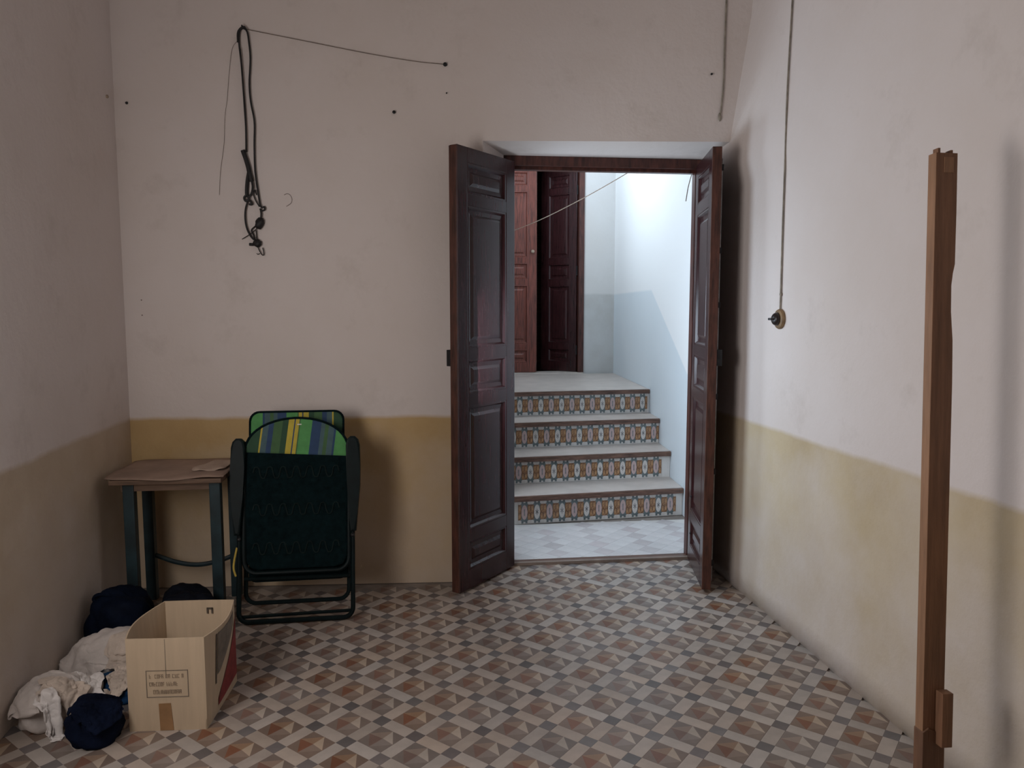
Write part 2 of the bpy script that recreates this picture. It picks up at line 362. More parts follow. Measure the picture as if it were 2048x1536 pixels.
# stair shell
SXL = 0.56
def xsr(y): return 1.870 + 0.064 * (y - 5.2)
bm = bmesh.new(); ny = 24; YS = 8.3
def xs(y): return xsr(y)
add_prism(bm, [(xs(4.46), 4.46), (xs(YS), YS), (xs(YS) + 0.2, YS), (xs(4.46) + 0.3, 4.46)], 0, 4.2)
def stair_dado(name):
    """dado that runs level along the landing and slopes down beside the steps"""
    m = bpy.data.materials.new(name); m.use_nodes = True
    nt = m.node_tree; N = nt.nodes; L = nt.links; b = N['Principled BSDF']; b.inputs['Roughness'].default_value = 0.7
    g = N.new('ShaderNodeNewGeometry'); s = N.new('ShaderNodeSeparateXYZ'); L.new(g.outputs['Position'], s.inputs[0])
    mr = N.new('ShaderNodeMapRange'); mr.inputs['From Min'].default_value = 5.15; mr.inputs['From Max'].default_value = 6.34
    mr.inputs['To Min'].default_value = 1.02; mr.inputs['To Max'].default_value = 1.68; L.new(s.outputs['Y'], mr.inputs[0])
    n = N.new('ShaderNodeTexNoise'); n.inputs['Scale'].default_value = 2.2; n.inputs['Detail'].default_value = 6; L.new(g.outputs['Position'], n.inputs['Vector'])
    d = N.new('ShaderNodeMath'); d.operation = 'SUBTRACT'; L.new(s.outputs['Z'], d.inputs[0]); L.new(mr.outputs[0], d.inputs[1])
    e = N.new('ShaderNodeMapRange'); e.inputs['From Min'].default_value = -0.01; e.inputs['From Max'].default_value = 0.01; L.new(d.outputs[0], e.inputs[0])
    x = N.new('ShaderNodeMix'); x.data_type = 'RGBA'; L.new(e.outputs[0], x.inputs['Factor'])
    r = N.new('ShaderNodeValToRGB'); r.color_ramp.elements[0].color = (0.66, 0.73, 0.78, 1); r.color_ramp.elements[1].color = (0.74, 0.79, 0.83, 1)
    L.new(n.outputs['Fac'], r.inputs[0]); L.new(r.outputs[0], x.inputs[6]); x.inputs[7].default_value = (0.86, 0.87, 0.88, 1)  # lighter than the other stair walls: stronger light put into the colour
    L.new(x.outputs[2], b.inputs['Base Color']); return m
M['stair_right'] = stair_dado('stair_wall_sloping_dado')
tag(link('wall_stair_right', bm_mesh(bm), 'stair_right'), 'white stair wall coloured as brightly lit, with a grey dado sloping down', kind='structure')
YB = 8.06
DX0, DX1, DZ = 0.70, 1.71, 0.82
bm = bmesh.new()
add_box(bm, 0.2, DX0, YB, YB + 0.2, 0, 4.2); add_box(bm, DX1, 2.4, YB, YB + 0.2, 0, 4.2); add_box(bm, DX0, DX1, YB, YB + 0.2, 3.12, 4.2); add_box(bm, DX0, DX1, YB, YB + 0.2, 0, DZ)
tag(link('wall_stair_back', bm_mesh(bm), 'stair_wall'), 'pale wall at the head of the stairs beside double doors', kind='structure')
bm = bmesh.new()
SWY0, SWY1, SWZ0, SWZ1 = 5.90, 7.50, 2.74, 3.76
for q in ((5.12, SWY0, 0, 4.2), (SWY1, YB + 0.2, 0, 4.2), (SWY0, SWY1, 0, SWZ0), (SWY0, SWY1, SWZ1, 4.2), (4.46, 5.12, 3.0, 4.2)): add_box(bm, SXL - 0.16, SXL, *q)
tag(link('wall_stair_left', bm_mesh(bm), 'stair_wall'), kind='structure')
bm = bmesh.new()
add_box(bm, -0.1, SXL - 0.16, 5.12, 5.28, 0, 3.1); add_box(bm, -0.1, 0.0, 4.46, 5.12, 0, 3.1); add_box(bm, -0.1, SXL - 0.16, 4.46, 5.12, 3.0, 3.1)
tag(link('wall_leak_guard', bm_mesh(bm), 'stair_wall'), kind='structure')  # unseen walls added around the daylight lamp against light leaks
sw_ = tag(empty('window_2', (SXL - 0.10, (SWY0 + SWY1) / 2, SWZ0)), kind='structure'); bpy.context.view_layer.update()
bm = bmesh.new()
for q in ((SWY0, SWY0 + 0.05, SWZ0, SWZ1), (SWY1 - 0.05, SWY1, SWZ0, SWZ1), (SWY0, SWY1, SWZ0, SWZ0 + 0.05), (SWY0, SWY1, SWZ1 - 0.05, SWZ1), (6.68, 6.72, SWZ0, SWZ1)): add_box(bm, SXL - 0.13, SXL - 0.09, *q)
o = link('window_frame', bm_mesh(bm), 'white_paint', sw_); to_local(o)
tag(link('ceiling_stair', box(0.3, 2.4, 4.46, 8.3, 4.2, 4.3), 'plaster'), kind='structure')
# room behind the upper doors: a dark closed box
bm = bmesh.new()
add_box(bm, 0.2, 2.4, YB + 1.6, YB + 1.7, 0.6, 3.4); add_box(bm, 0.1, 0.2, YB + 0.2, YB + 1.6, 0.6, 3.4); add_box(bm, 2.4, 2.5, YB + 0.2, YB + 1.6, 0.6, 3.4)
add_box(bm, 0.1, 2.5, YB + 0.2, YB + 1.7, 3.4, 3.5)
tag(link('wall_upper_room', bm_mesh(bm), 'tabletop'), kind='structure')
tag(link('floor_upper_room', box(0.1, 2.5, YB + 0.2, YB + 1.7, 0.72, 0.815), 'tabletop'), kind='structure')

# ------------------------------------------------------------------ floor tiles
S = 0.169; TH = math.radians(46.7)
U = Vector((math.cos(TH), math.sin(TH), 0)); Vv = Vector((math.cos(TH - math.pi / 2), math.sin(TH - math.pi / 2), 0))
A0 = Vector((0.304, 2.674, 0)); NR = 0.305; J = 0.0002
def cellpt(i, j, a, b, z=0.0): return A0 + U * (S * (i + a)) + Vv * (S * (j + b)) + Vector((0, 0, z))
hn = NR / 2; T = 0.004
def tile_mesh(a0, a1, b0, b1, pyramid=False):
    """one tile centred on its own middle, top at z = 0.002"""
    wa = (a1 - a0) * S / 2 - J; wb = (b1 - b0) * S / 2 - J; c = 0.0004
    def P(a, b, z): return U * (a * wa) + Vv * (b * wb) + Vector((0, 0, z))
    k = 1 - c / wa; q = 1 - c / wb
    v = [P(-1, -1, -T), P(1, -1, -T), P(1, 1, -T), P(-1, 1, -T), P(-1, -1, 0.0016), P(1, -1, 0.0016), P(1, 1, 0.0016), P(-1, 1, 0.0016),
         P(-k, -q, 0.002), P(k, -q, 0.002), P(k, q, 0.002), P(-k, q, 0.002)]
    f = []
    for l in (0, 4):
        for i in range(4): f.append((l + i, l + (i + 1) % 4, l + 4 + (i + 1) % 4, l + 4 + i))
    mi = [0] * len(f)
    if not pyramid: f.append((8, 9, 10, 11)); mi.append(0)
    else:
        # L=8 (a-,b-)  T=9 (a+,b-)  R=10  B=11 ; mids
        v += [P(0, -q, 0.002), P(k, 0, 0.002), P(0, q, 0.002), P(-k, 0, 0.002), P(0.10, 0.05, 0.002)]
        f += [(12, 9, 13), (13, 10, 14), (14, 11, 15), (15, 8, 12), (12, 13, 16), (13, 14, 16), (14, 15, 16), (15, 12, 16)]
        mi += [0, 0, 0, 0, 1, 2, 3, 4]
    me = data(v, f); me.polygons.foreach_set('material_index', mi); me.update()
    bm = bmesh.new(); bm.from_mesh(me); bmesh.ops.recalc_face_normals(bm, faces=bm.faces); bm.to_mesh(me); bm.free()
    return me
KIND = {'square_tile': (tile_mesh(-hn, hn, -hn, hn), ['t_dark'], (0, 0)),
        'rectangle_tile': (tile_mesh(hn, 1 - hn, -hn, hn), ['t_light'], (0.5, 0)),
        'cross_rectangle_tile': (tile_mesh(-hn, hn, hn, 1 - hn), ['t_light'], (0, 0.5)),
        'pyramid_tile': (tile_mesh(hn, 1 - hn, hn, 1 - hn, True), ['t_taupe', 't_tan', 't_cream', 't_grey', 't_red'], (0.5, 0.5))}
for k, (me, ms, _) in KIND.items():
    for m_ in ms: me.materials.append(M[m_])
cells = []
for i in range(-60, 60):
    for j in range(-60, 60):
        p = cellpt(i, j, 0, 0)
        if -1.9 < p.x < 2.1 and YF - 0.1 < p.y < 4.35: cells.append((i, j))
def inside(p):
    if p.y < 4.02: return xlw(p.y) + 0.0 < p.x < xrw(p.y) + 0.02 and p.y > YF + 0.05
    return p.y < 4.30 and 0.36 < p.x < 1.66
def seen(p):
    """in front of the camera and inside its field of view"""
    d = Vector((p.x, p.y, p.z - 1.5)); yaw = math.radians(6.5859); pt = math.radians(5.5593)
    fx = d.x * math.cos(yaw) - d.y * math.sin(yaw); fy = d.x * math.sin(yaw) + d.y * math.cos(yaw)
    dep = fy * math.cos(pt) - d.z * math.sin(pt); upc = fy * math.sin(pt) + d.z * math.cos(pt)
    return dep > 0.3 and abs(fx / dep) < 0.72 and abs(upc / dep) < 0.55
rest = {k: [] for k in KIND}
for k, (me, ms, off) in KIND.items():
    spots = [cellpt(i, j, *off) for i, j in cells]; spots = [p for p in spots if inside(p)]
    near = sorted([p for p in spots if seen(p)], key=lambda p: p.length)[:290]
    ids = {id(p) for p in near}
    for p in near:
        o = bpy.data.objects.new(k, me); col.objects.link(o); o.parent = floor; o.location = p
    rest[k] = [p for p in spots if id(p) not in ids]
verts = []; faces = []; mis = []; mats = ['t_dark', 't_light', 't_taupe', 't_tan', 't_cream', 't_grey', 't_red']
for k, ps in rest.items():
    me, ms, _ = KIND[k]; idx = [mats.index(q) for q in ms]
    mv = [Vector(v_.co) for v_ in me.vertices]; mf = [list(p_.vertices) for p_ in me.polygons]; mm = [p_.material_index for p_ in me.polygons]
    for p in ps:
        b0 = len(verts); verts += [q + p for q in mv]; faces += [[b0 + t for t in fc] for fc in mf]; mis += [idx[t] for t in mm]
me = data(verts, faces); o = link('floor_tiles_beyond', me, mats, floor); me.polygons.foreach_set('material_index', mis)
tag(o, kind='stuff')

# paler lozenge floor at the stair foot
M['d_pale'] = glaze('lozenge_white', (0.66, 0.64, 0.64), 0.04, 0.05); M['d_pink'] = glaze('lozenge_pink', (0.56, 0.52, 0.525), 0.05, 0.08)
vf = tag(link('floor_stair_foot', box(0.0, 1.95, 4.34, 5.12, -0.10, 0.002), 'riser'), 'pale lozenge-tiled floor at the foot of the stairs', kind='structure')
dl = 0.104; lm = []
for k_ in ('d_pale', 'd_pink'):
    w_ = dl / math.sqrt(2) - 0.0007; z_ = 0.0015
    me = data([(w_, 0, -0.003), (0, w_, -0.003), (-w_, 0, -0.003), (0, -w_, -0.003), (w_, 0, z_), (0, w_, z_), (-w_, 0, z_), (0, -w_, z_)], [(4, 5, 6, 7), (0, 1, 5, 4), (1, 2, 6, 5), (2, 3, 7, 6), (3, 0, 4, 7)])
    me.materials.append(M[k_]); lm.append(me)
hd = dl / math.sqrt(2)
for i in range(-2, 30):
    for j in range(0, 14):
        x_, y_ = 0.58 + hd * i, 4.40 + hd * j
        if (i + j) % 2 or not (0.10 < x_ < xsr(y_) - 0.07 and y_ < 5.02 + 0.09 * (x_ - 0.6)): continue
        o = bpy.data.objects.new('lozenge_tile', lm[1 if (j % 2 and i % 4 != 1) else 0]); col.objects.link(o); o.parent = vf; o.location = (x_, y_, 0.002)

# ------------------------------------------------------------------ doors
LEAF_W, LEAF_H, LEAF_T = 0.530, 2.312, 0.046
def panel_mesh(w, h, t):
    """raised-and-fielded panel with a moulded border, both faces; local x 0..w, z 0..h, centred in y"""
    rings = [(0.0, t / 2 - 0.002), (0.010, t / 2 - 0.001), (0.020, t / 2 - 0.014), (0.042, t / 2 - 0.016), (0.058, t / 2 - 0.007), (None, 0)]
    v = []; f = []
    for s in (-1, 1):
        base = len(v)
        for off, d in rings[:-1]:
            for x, z in ((off, off), (w - off, off), (w - off, h - off), (off, h - off)): v.append((x, s * d, z))
        nr = len(rings) - 1
        for i in range(nr - 1):
            for k in range(4): f.append((base + i * 4 + k, base + i * 4 + (k + 1) % 4, base + (i + 1) * 4 + (k + 1) % 4, base + (i + 1) * 4 + k))
        f.append([base + (nr - 1) * 4 + k for k in range(4)])
    n = nr * 4
    for k in range(4): f.append((k, n + k, n + (k + 1) % 4, (k + 1) % 4))
    bm = bmesh.new(); vs = [bm.verts.new(p) for p in v]
    for q in f: bm.faces.new([vs[i] for i in q])
    return bm_mesh(bm)
ZP = [(0.105, 0.258), (0.322, 0.985), (1.050, 1.232), (1.292, 2.022), (2.082, 2.236)]
def leaf(name, loc, rz, flip, mw, me_edge, label, W_=LEAF_W, H_=LEAF_H, T_=LEAF_T, fittings=True):
    """door leaf: local x runs from the hinge to the free edge"""
    r = empty(name, loc, rz); tag(r, label, kind='structure')
    st = 0.085; zs = H_ / LEAF_H
    o = link('stile', box(0, st, -T_ / 2, T_ / 2, 0, H_, 0.003), mw, r)
    o = link('stile', box(W_ - st, W_, -T_ / 2, T_ / 2, 0, H_, 0.003), mw, r)
    edges = [0] + [q * zs for p in ZP for q in p] + [H_]
    for k in range(0, len(edges), 2):
        link('rail', box(st, W_ - st, -T_ / 2, T_ / 2, edges[k], edges[k + 1], 0.002), mw, r)
    for a, b in ZP:
        link('panel', panel_mesh(W_ - 2 * st, (b - a) * zs, T_), mw, r, (st, 0, a * zs))
    # closing bead along the free edge
    link('edge_bead', box(W_ - 0.004, W_ + 0.010, -T_ / 2 - 0.001 * flip, T_ / 2, 0.004, H_ - 0.004, 0.003), me_edge, r)
    for z in (0.25, 1.15, 2.05):
        link('hinge', lathe([(0.007, -0.05), (0.009, -0.046), (0.009, 0.046), (0.007, 0.05)], 10), 'iron', r, (-0.006, flip * T_ / 2, z * zs))
    if fittings:
        link('lock_case', box(W_ - 0.10, W_ + 0.004, flip * (T_ / 2), flip * (T_ / 2 + 0.028), 1.20, 1.285, 0.003) if flip > 0 else
             box(W_ - 0.10, W_ + 0.004, -(T_ / 2 + 0.028), -(T_ / 2), 1.20, 1.285, 0.003), 'iron', r)
    return r
# left leaf: hinge (0.497,4.245), free edge towards (0.145,3.84)
ang = math.atan2(3.841 - 4.250, 0.159 - 0.497)
L1 = leaf('door_1', (0.487, 4.258, 0.016), ang, -1, 'door', 'stile_edge', 'dark mahogany door leaf open towards the garden chair, iron lock on its edge')
ang2 = math.atan2(3.735 - 4.25, 1.478 - 1.583)
L2 = leaf('door_2', (1.583, 4.262, 0.016), ang2, 1, 'door', 'stile_edge', 'dark mahogany door leaf standing open beside the switch wall')
# vertical bolt rods and knob on the back of that leaf
link('bolt_rod', tube([(LEAF_W - 0.05, LEAF_T / 2 + 0.010, 0.03), (LEAF_W - 0.05, LEAF_T / 2 + 0.010, 2.26)], 0.006), 'steel', L2)
for z in (0.12, 0.62, 1.02, 1.5, 1.78, 2.2):
    link('bolt_bracket', box(LEAF_W - 0.068, LEAF_W - 0.032, LEAF_T / 2, LEAF_T / 2 + 0.018, z, z + 0.03, 0.002), 'iron', L2)
for z in (0.18, 0.40):
    link('stud', lathe([(0.007, 0), (0.006, 0.004), (0.002, 0.006)], 8), 'iron', L2, (0.1, -LEAF_T / 2, z), (math.pi / 2, 0, 0))
# frame
fr = tag(empty('trim_1', (1.03, 4.34, 0)), 'dark wooden frame around the doorway to the stairs', kind='structure')
def part(name, me, m, parent):
    o = link(name, me, m, parent); bpy.context.view_layer.update(); o.matrix_parent_inverse = parent.matrix_world.inverted(); return o
bpy.context.view_layer.update()
part('frame_head', box(0.445, 1.665, 4.292, 4.37, 2.318, 2.372, 0.004), 'frame', fr)
part('head_stop', box(0.49, 1.60, 4.325, 4.37, 2.300, 2.320, 0.002), 'frame', fr)
part('jamb', box(0.440, 0.497, 4.285, 4.37, 0, 2.32, 0.004), 'frame', fr)
part('jamb', box(1.592, 1.662, 4.285, 4.37, 0, 2.32, 0.004), 'frame', fr)
part('jamb_stop', box(1.574, 1.594, 4.318, 4.37, 0, 2.30, 0.003), 'frame', fr)
bm = bmesh.new()
th = tag(empty('trim_2', (1.04, 4.30, 0)), 'worn wooden threshold strip across the doorway', kind='structure'); bpy.context.view_layer.update()
part('threshold_board', prism([(0.44, 4.285), (1.66, 4.283), (1.66, 4.360), (0.44, 4.350)], 0.0, 0.012), 'nosing', th)
part('threshold_lip', prism([(0.44, 4.275), (1.66, 4.268), (1.66, 4.295), (0.44, 4.30)], 0.0, 0.018), 'lip', th)

# upper double doors
uf = tag(empty('trim_3', ((DX0 + DX1) / 2, YB, DZ)), 'reddish wooden frame of the doors at the stair head', kind='structure'); bpy.context.view_layer.update()
part('jamb', box(DX1 - 0.055, DX1 + 0.005, YB - 0.015, YB + 0.16, DZ, 3.12, 0.004), 'frame', uf)
part('jamb', box(DX0 - 0.005, DX0 + 0.055, YB - 0.015, YB + 0.16, DZ, 3.12, 0.004), 'frame', uf)
part('frame_head', box(DX0, DX1, YB - 0.015, YB + 0.16, 3.06, 3.12, 0.004), 'frame', uf)
part('door_sill', box(DX0, DX1, YB - 0.03, YB + 0.2, DZ - 0.01, DZ + 0.012, 0.003), 'tread', uf)
UW = (DX1 - DX0 - 0.11) / 2
L3 = leaf('door_3', (DX0 + 0.055, YB + 0.05, DZ + 0.015), 0.0, 1, 'upper_door', 'upper_door', 'closed leaf of the double doors at the stair head, coloured as lit', UW - 0.012, 2.215, 0.04, False)
link('door_knob', lathe([(0.008, 0), (0.008, 0.012), (0.017, 0.02), (0.019, 0.03), (0.010, 0.04)], 14), 'twine', L3, (UW - 0.05, -0.02, 1.30), (math.pi / 2, 0, 0))
L4 = leaf('door_4', (DX1 - 0.055, YB + 0.06, DZ + 0.015), math.radians(180 - 42), 1, 'door', 'door', 'dark half-open leaf of the double doors at the stair head', UW, 2.215, 0.04, False)

# ------------------------------------------------------------------ stairs
TS = 0.0957; D0, TR, RH, OV = 5.0104, 0.3631, 0.2049, 0.030
st = empty('staircase', (1.2, 5.1, 0)); tag(st, 'short staircase with painted tile risers and wooden nosings beyond the doorway', 'staircase')
bpy.context.view_layer.update()
rx = Vector((math.cos(TS), math.sin(TS), 0)); rn = Vector((-math.sin(TS), math.cos(TS), 0))
def at_line(d, x):  # point on the step line at distance d with world x
    s = (x + math.sin(TS) * d) / math.cos(TS); return rn * d + rx * s
def xr_at(d):
    x = 1.9
    for _ in range(6): x = xsr(at_line(d, x).y)
    return x
def riser_tile(variant):
    """0.092 x 0.150 tile printed with a medallion in a bracket on a carved ground; local x along, z up, face towards -y"""
    w, h = 0.0455, 0.083; y = -0.004
    polys = []
    def rect(x0, x1, z0, z1, m, d=0.0): polys.append(([(x0, y - d, z0), (x1, y - d, z0), (x1, y - d, z1), (x0, y - d, z1)], m))
    rect(-w, w, -0.056, 0.056, 1, 0.0004)
    tw = 0.022
    rect(-tw, tw, -0.079, 0.079, 2, 0.0008)
    rect(-tw - 0.006, tw + 0.006, 0.052, 0.061, 2, 0.0007); rect(-tw - 0.006, tw + 0.006, -0.061, -0.052, 2, 0.0007)
    rect(-0.007, 0.007, 0.068, 0.0795, 4, 0.0009); rect(-0.007, 0.007, -0.0795, -0.068, 4, 0.0009)
    n = 18
    polys.append(([(0.0215 * math.cos(2 * math.pi * k / n), y - 0.0012, 0.053 * math.sin(2 * math.pi * k / n)) for k in range(n)], 4 if variant == 0 else 5))
    if variant == 0:
        for a in range(3):
            an = a * math.pi / 3 + math.pi / 2; c, s = math.cos(an), math.sin(an); l = 0.013; q = 0.0022
            polys.append(([(c * l - s * q, y - 0.0016, 1.7 * (s * l + c * q)), (-c * l - s * q, y - 0.0016, 1.7 * (-s * l + c * q)), (-c * l + s * q, y - 0.0016, 1.7 * (-s * l - c * q)), (c * l + s * q, y - 0.0016, 1.7 * (s * l - c * q))], 3))
    else: rect(-0.0045, 0.0045, -0.024, 0.024, 3, 0.0016)
    # scrolls of the carved ground
    for sx in (-1, 1):
        for sz in (-1, 1):
            polys.append(([(sx * (0.034 + 0.008 * math.cos(t)), y - 0.0006, sz * (0.028 + 0.018 * math.sin(t))) for t in [k * math.pi / 5 for k in range(10)]], 6))
    v = []; f = []; mi = []
    for p, m_ in polys:
        b0 = len(v); v += p; f.append([b0 + k for k in range(len(p))]); mi.append(m_)
    b0 = len(v); bx = [(-w, 0), (w, 0), (w, y), (-w, y)]
    v += [(a, b, -h) for a, b in bx] + [(a, b, h) for a, b in bx]
    for q in ((0, 1, 2, 3), (4, 7, 6, 5), (0, 4, 5, 1), (1, 5, 6, 2), (3, 2, 6, 7), (0, 3, 7, 4)): f.append([b0 + k for k in q]); mi.append(0)
    me = data(v, f); 
    for m_ in ('r_white', 'r_brown', 'r_teal', 'r_mark', 'r_white', 'r_pink', 'r_scroll'): me.materials.append(M[m_])
    me.polygons.foreach_set('material_index', mi); me.update(); return me
M['r_scroll'] = mat('riser_glaze_scroll', (0.46, 0.26, 0.13), 0.3, 0.2, 50)
TILE = [riser_tile(0), riser_tile(1)]
for k in range(4):
    d = D0 + k * TR; zb = k * RH; zt = zb + RH
    dn = d + TR + OV + 0.02 if k < 3 else None
    xa, xb = SXL + 0.002, xr_at(d + OV) - 0.003
    a, b = at_line(d + OV, xa), at_line(d + OV, xb)
    c, e = (at_line(dn, xr_at(dn) - 0.003), at_line(dn, xa)) if k < 3 else (Vector((xsr(YB) - 0.004, YB - 0.032, 0)), Vector((xa, YB - 0.032, 0)))
    lvl0 = 0.0 if k == 0 else zb - 0.02
    step = part('step' if k < 3 else 'landing', prism([(a.x, a.y), (b.x, b.y), (c.x, c.y), (e.x, e.y)], 0.0, zt - 0.022), 'riser', st)
    a2, b2 = at_line(d + 0.028, xa), at_line(d + 0.028, xb)
    # tread slab and wooden nosing
    tr = part('tread', prism([(a2.x, a2.y), (b2.x, b2.y), (c.x, c.y), (e.x, e.y)], zt - 0.022, zt), 'tread', step)
    a3, b3 = at_line(d, SXL + 0.002), at_line(d, xr_at(d) - 0.005)
    nb = part('nosing', prism([(a3.x, a3.y), (b3.x, b3.y), (b2.x - 0.003, b2.y), (a2.x, a2.y)], zt - 0.034, zt + 0.001), 'nosing', step)
    bpy.context.view_layer.update()
    # a row of printed tiles along the riser
    sp = 0.0915
    xe = xr_at(d + OV) - (0.055, 0.075, 0.005, 0.02)[k]
    s_end = (xe + math.sin(TS) * (d + OV)) / math.cos(TS); s0 = s_end - sp / 2
    for q in range(14):
        P = rn * (d + OV) + rx * (s0 - q * sp)
        if P.x - 0.045 < SXL: break
        o = bpy.data.objects.new('riser_tile', TILE[(q + (1, 1, 1, 0)[k]) % 2]); col.objects.link(o); o.parent = step
        o.matrix_parent_inverse = step.matrix_world.inverted()
        o.location = (P.x, P.y, zb + 0.088); o.rotation_euler = (0, 0, TS)
# cord strung across the stair foot
tag(link('twine_cord', tube(smooth_path([(0.56, 5.60, 2.055), (0.80, 5.25, 2.13), (1.04, 4.88, 2.235), (1.23, 4.60, 2.335), (1.32, 4.46, 2.39)], 5), 0.0028, 6), 'twine'),
    'thin beige cord strung slanting across the stairwell', 'cord')
tag(link('loose_wire', tube(smooth_path([(1.618, 4.463, 2.40), (1.612, 4.48, 2.33), (1.598, 4.50, 2.25), (1.585, 4.50, 2.165)], 5), 0.003, 6), 'wire'),
    'short loose wire end hanging beside the stair door frame', 'wire')

# ------------------------------------------------------------------ things on the walls
def on_back(x, z, off=0.0): return Vector((x, ybw(x) - off, z))
def wallpath(pts, off=0.012): return [on_back(x, z, off) for x, z in pts]
cb = empty('cable_loop', on_back(-0.905, 2.933)); tag(cb, 'tangled black cable loop hanging from a nail on the far wall', 'cable')
bpy.context.view_layer.update()
part('nail', tube([on_back(-0.905, 2.935, -0.01), on_back(-0.905, 2.938, 0.035)], 0.004, 8), 'iron', cb)
# px outline of the loop turned into wall metres offline
strand = [(-0.889, 2.10), (-0.906, 2.20), (-0.915, 2.29)]
bm = bmesh.new()
for pts, r, off in (
    ([(-0.908, 2.318), (-0.906, 2.47), (-0.912, 2.62), (-0.918, 2.76), (-0.926, 2.86), (-0.921, 2.915), (-0.904, 2.932), (-0.884, 2.915), (-0.876, 2.86), (-0.872, 2.78), (-0.881, 2.66), (-0.877, 2.57), (-0.862, 2.47), (-0.866, 2.35), (-0.866, 2.22), (-0.852, 2.09), (-0.846, 2.045)], 0.0048, 0.014),
    ([(-0.930, 2.86), (-0.929, 2.905), (-0.915, 2.928), (-0.896, 2.936), (-0.885, 2.92)], 0.0048, 0.022),
    ([(-0.921, 2.83), (-0.914, 2.70), (-0.909, 2.55), (-0.905, 2.42), (-0.908, 2.32)], 0.004, 0.020)):
    add_tube(bm, smooth_path(wallpath(pts, off), 6), r, 8)
part('main_strand', bm_mesh(bm), 'black', cb)
bm = bmesh.new()
for pts, r, off in (
    ([(-0.925, 2.325), (-0.912, 2.285), (-0.900, 2.24), (-0.893, 2.20), (-0.886, 2.17)], 0.012, 0.016),
    ([(-0.898, 2.22), (-0.908, 2.17), (-0.913, 2.12), (-0.912, 2.09)], 0.009, 0.014),
    ([(-0.886, 2.18), (-0.880, 2.14), (-0.888, 2.105), (-0.905, 2.085)], 0.006, 0.020),
    ([(-0.912, 2.10), (-0.925, 2.085), (-0.918, 2.068), (-0.903, 2.078), (-0.908, 2.098)], 0.006, 0.020),
    ([(-0.910, 2.075), (-0.893, 2.065), (-0.888, 2.052), (-0.902, 2.052)], 0.006, 0.018)):
    add_tube(bm, smooth_path(wallpath(pts, off), 6), r, 8)
part('taped_bundle', bm_mesh(bm), 'black', cb)
bm = bmesh.new()
add_tube(bm, smooth_path(wallpath([(-0.908, 2.07), (-0.921, 2.03), (-0.925, 1.98), (-0.918, 1.93), (-0.900, 1.89), (-0.880, 1.868), (-0.868, 1.862)], 0.014), 6), 0.005, 8)
add_tube(bm, smooth_path(wallpath([(-0.846, 2.05), (-0.838, 2.035), (-0.826, 2.04), (-0.824, 2.025), (-0.838, 2.02), (-0.848, 2.03)], 0.016), 5), 0.0045, 7)
add_tube(bm, smooth_path(wallpath([(-0.862, 2.10), (-0.872, 2.125), (-0.878, 2.10), (-0.868, 2.07), (-0.850, 2.04)], 0.014), 5), 0.003, 6)
add_tube(bm, smooth_path(wallpath([(-0.845, 2.03), (-0.842, 2.0), (-0.848, 1.97)], 0.014), 5), 0.005, 7)
part('lower_strand', bm_mesh(bm), 'black', cb)
def lump(rx, ry, rz, seed, amp=0.25, su=12, sv=8):
    rnd = random.Random(seed); ph = [rnd.uniform(0, 6.28) for _ in range(9)]
    v = []; f = []
    for j in range(sv + 1):
        t = math.pi * j / sv
        for i in range(su):
            a = 2 * math.pi * i / su
            k = 1 + amp * (0.5 * math.sin(3 * a + ph[0]) * math.sin(2 * t + ph[1]) + 0.4 * math.sin(5 * a + ph[2] + 2 * t) * math.sin(t) + 0.3 * math.sin(7 * t + 2 * a + ph[3]) * math.sin(t))
            v.append((rx * k * math.sin(t) * math.cos(a), ry * k * math.sin(t) * math.sin(a), rz * k * math.cos(t)))
    for j in range(sv):
        for i in range(su): f.append((j * su + i, j * su + (i + 1) % su, (j + 1) * su + (i + 1) % su, (j + 1) * su + i))
    bm = bmesh.new(); vs = [bm.verts.new(p) for p in v]
    for q in f: bm.faces.new([vs[i] for i in q])
    bmesh.ops.remove_doubles(bm, verts=bm.verts, dist=1e-6); return bm_mesh(bm)
def part_at(name, me, m, parent, loc, rot=(0, 0, 0), smooth=True):
    o = link(name, me, m, parent, None, None, smooth); o.matrix_parent_inverse = parent.matrix_world.inverted(); o.location = loc; o.rotation_euler = rot; return o
part_at('knot', lump(0.022, 0.016, 0.030, 3), 'black', cb, on_back(-0.852, 1.955, 0.016), (0, 0.5, 0))
part_at('knot', lump(0.022, 0.016, 0.020, 5), 'black', cb, on_back(-0.866, 1.852, 0.016), (0, 0, 0))
bm = bmesh.new()
for pts, r in (([(-0.868, 1.850), (-0.888, 1.846), (-0.908, 1.847)], 0.008), ([(-0.866, 1.93), (-0.895, 1.905), (-0.925, 1.885), (-0.945, 1.873)], 0.0025),
               ([(-0.875, 1.94), (-0.895, 1.92), (-0.885, 1.895), (-0.878, 1.87)], 0.004), ([(-0.868, 1.84), (-0.858, 1.815), (-0.845, 1.793), (-0.835, 1.795), (-0.840, 1.83)], 0.0025),
               ([(-0.856, 1.80), (-0.866, 1.795), (-0.872, 1.80)], 0.002), ([(-0.872, 1.92), (-0.870, 1.89), (-0.868, 1.865)], 0.003)):
    add_tube(bm, smooth_path(wallpath(pts, 0.014), 4), r, 6)
part('frayed_wires', bm_mesh(bm), 'black', cb)

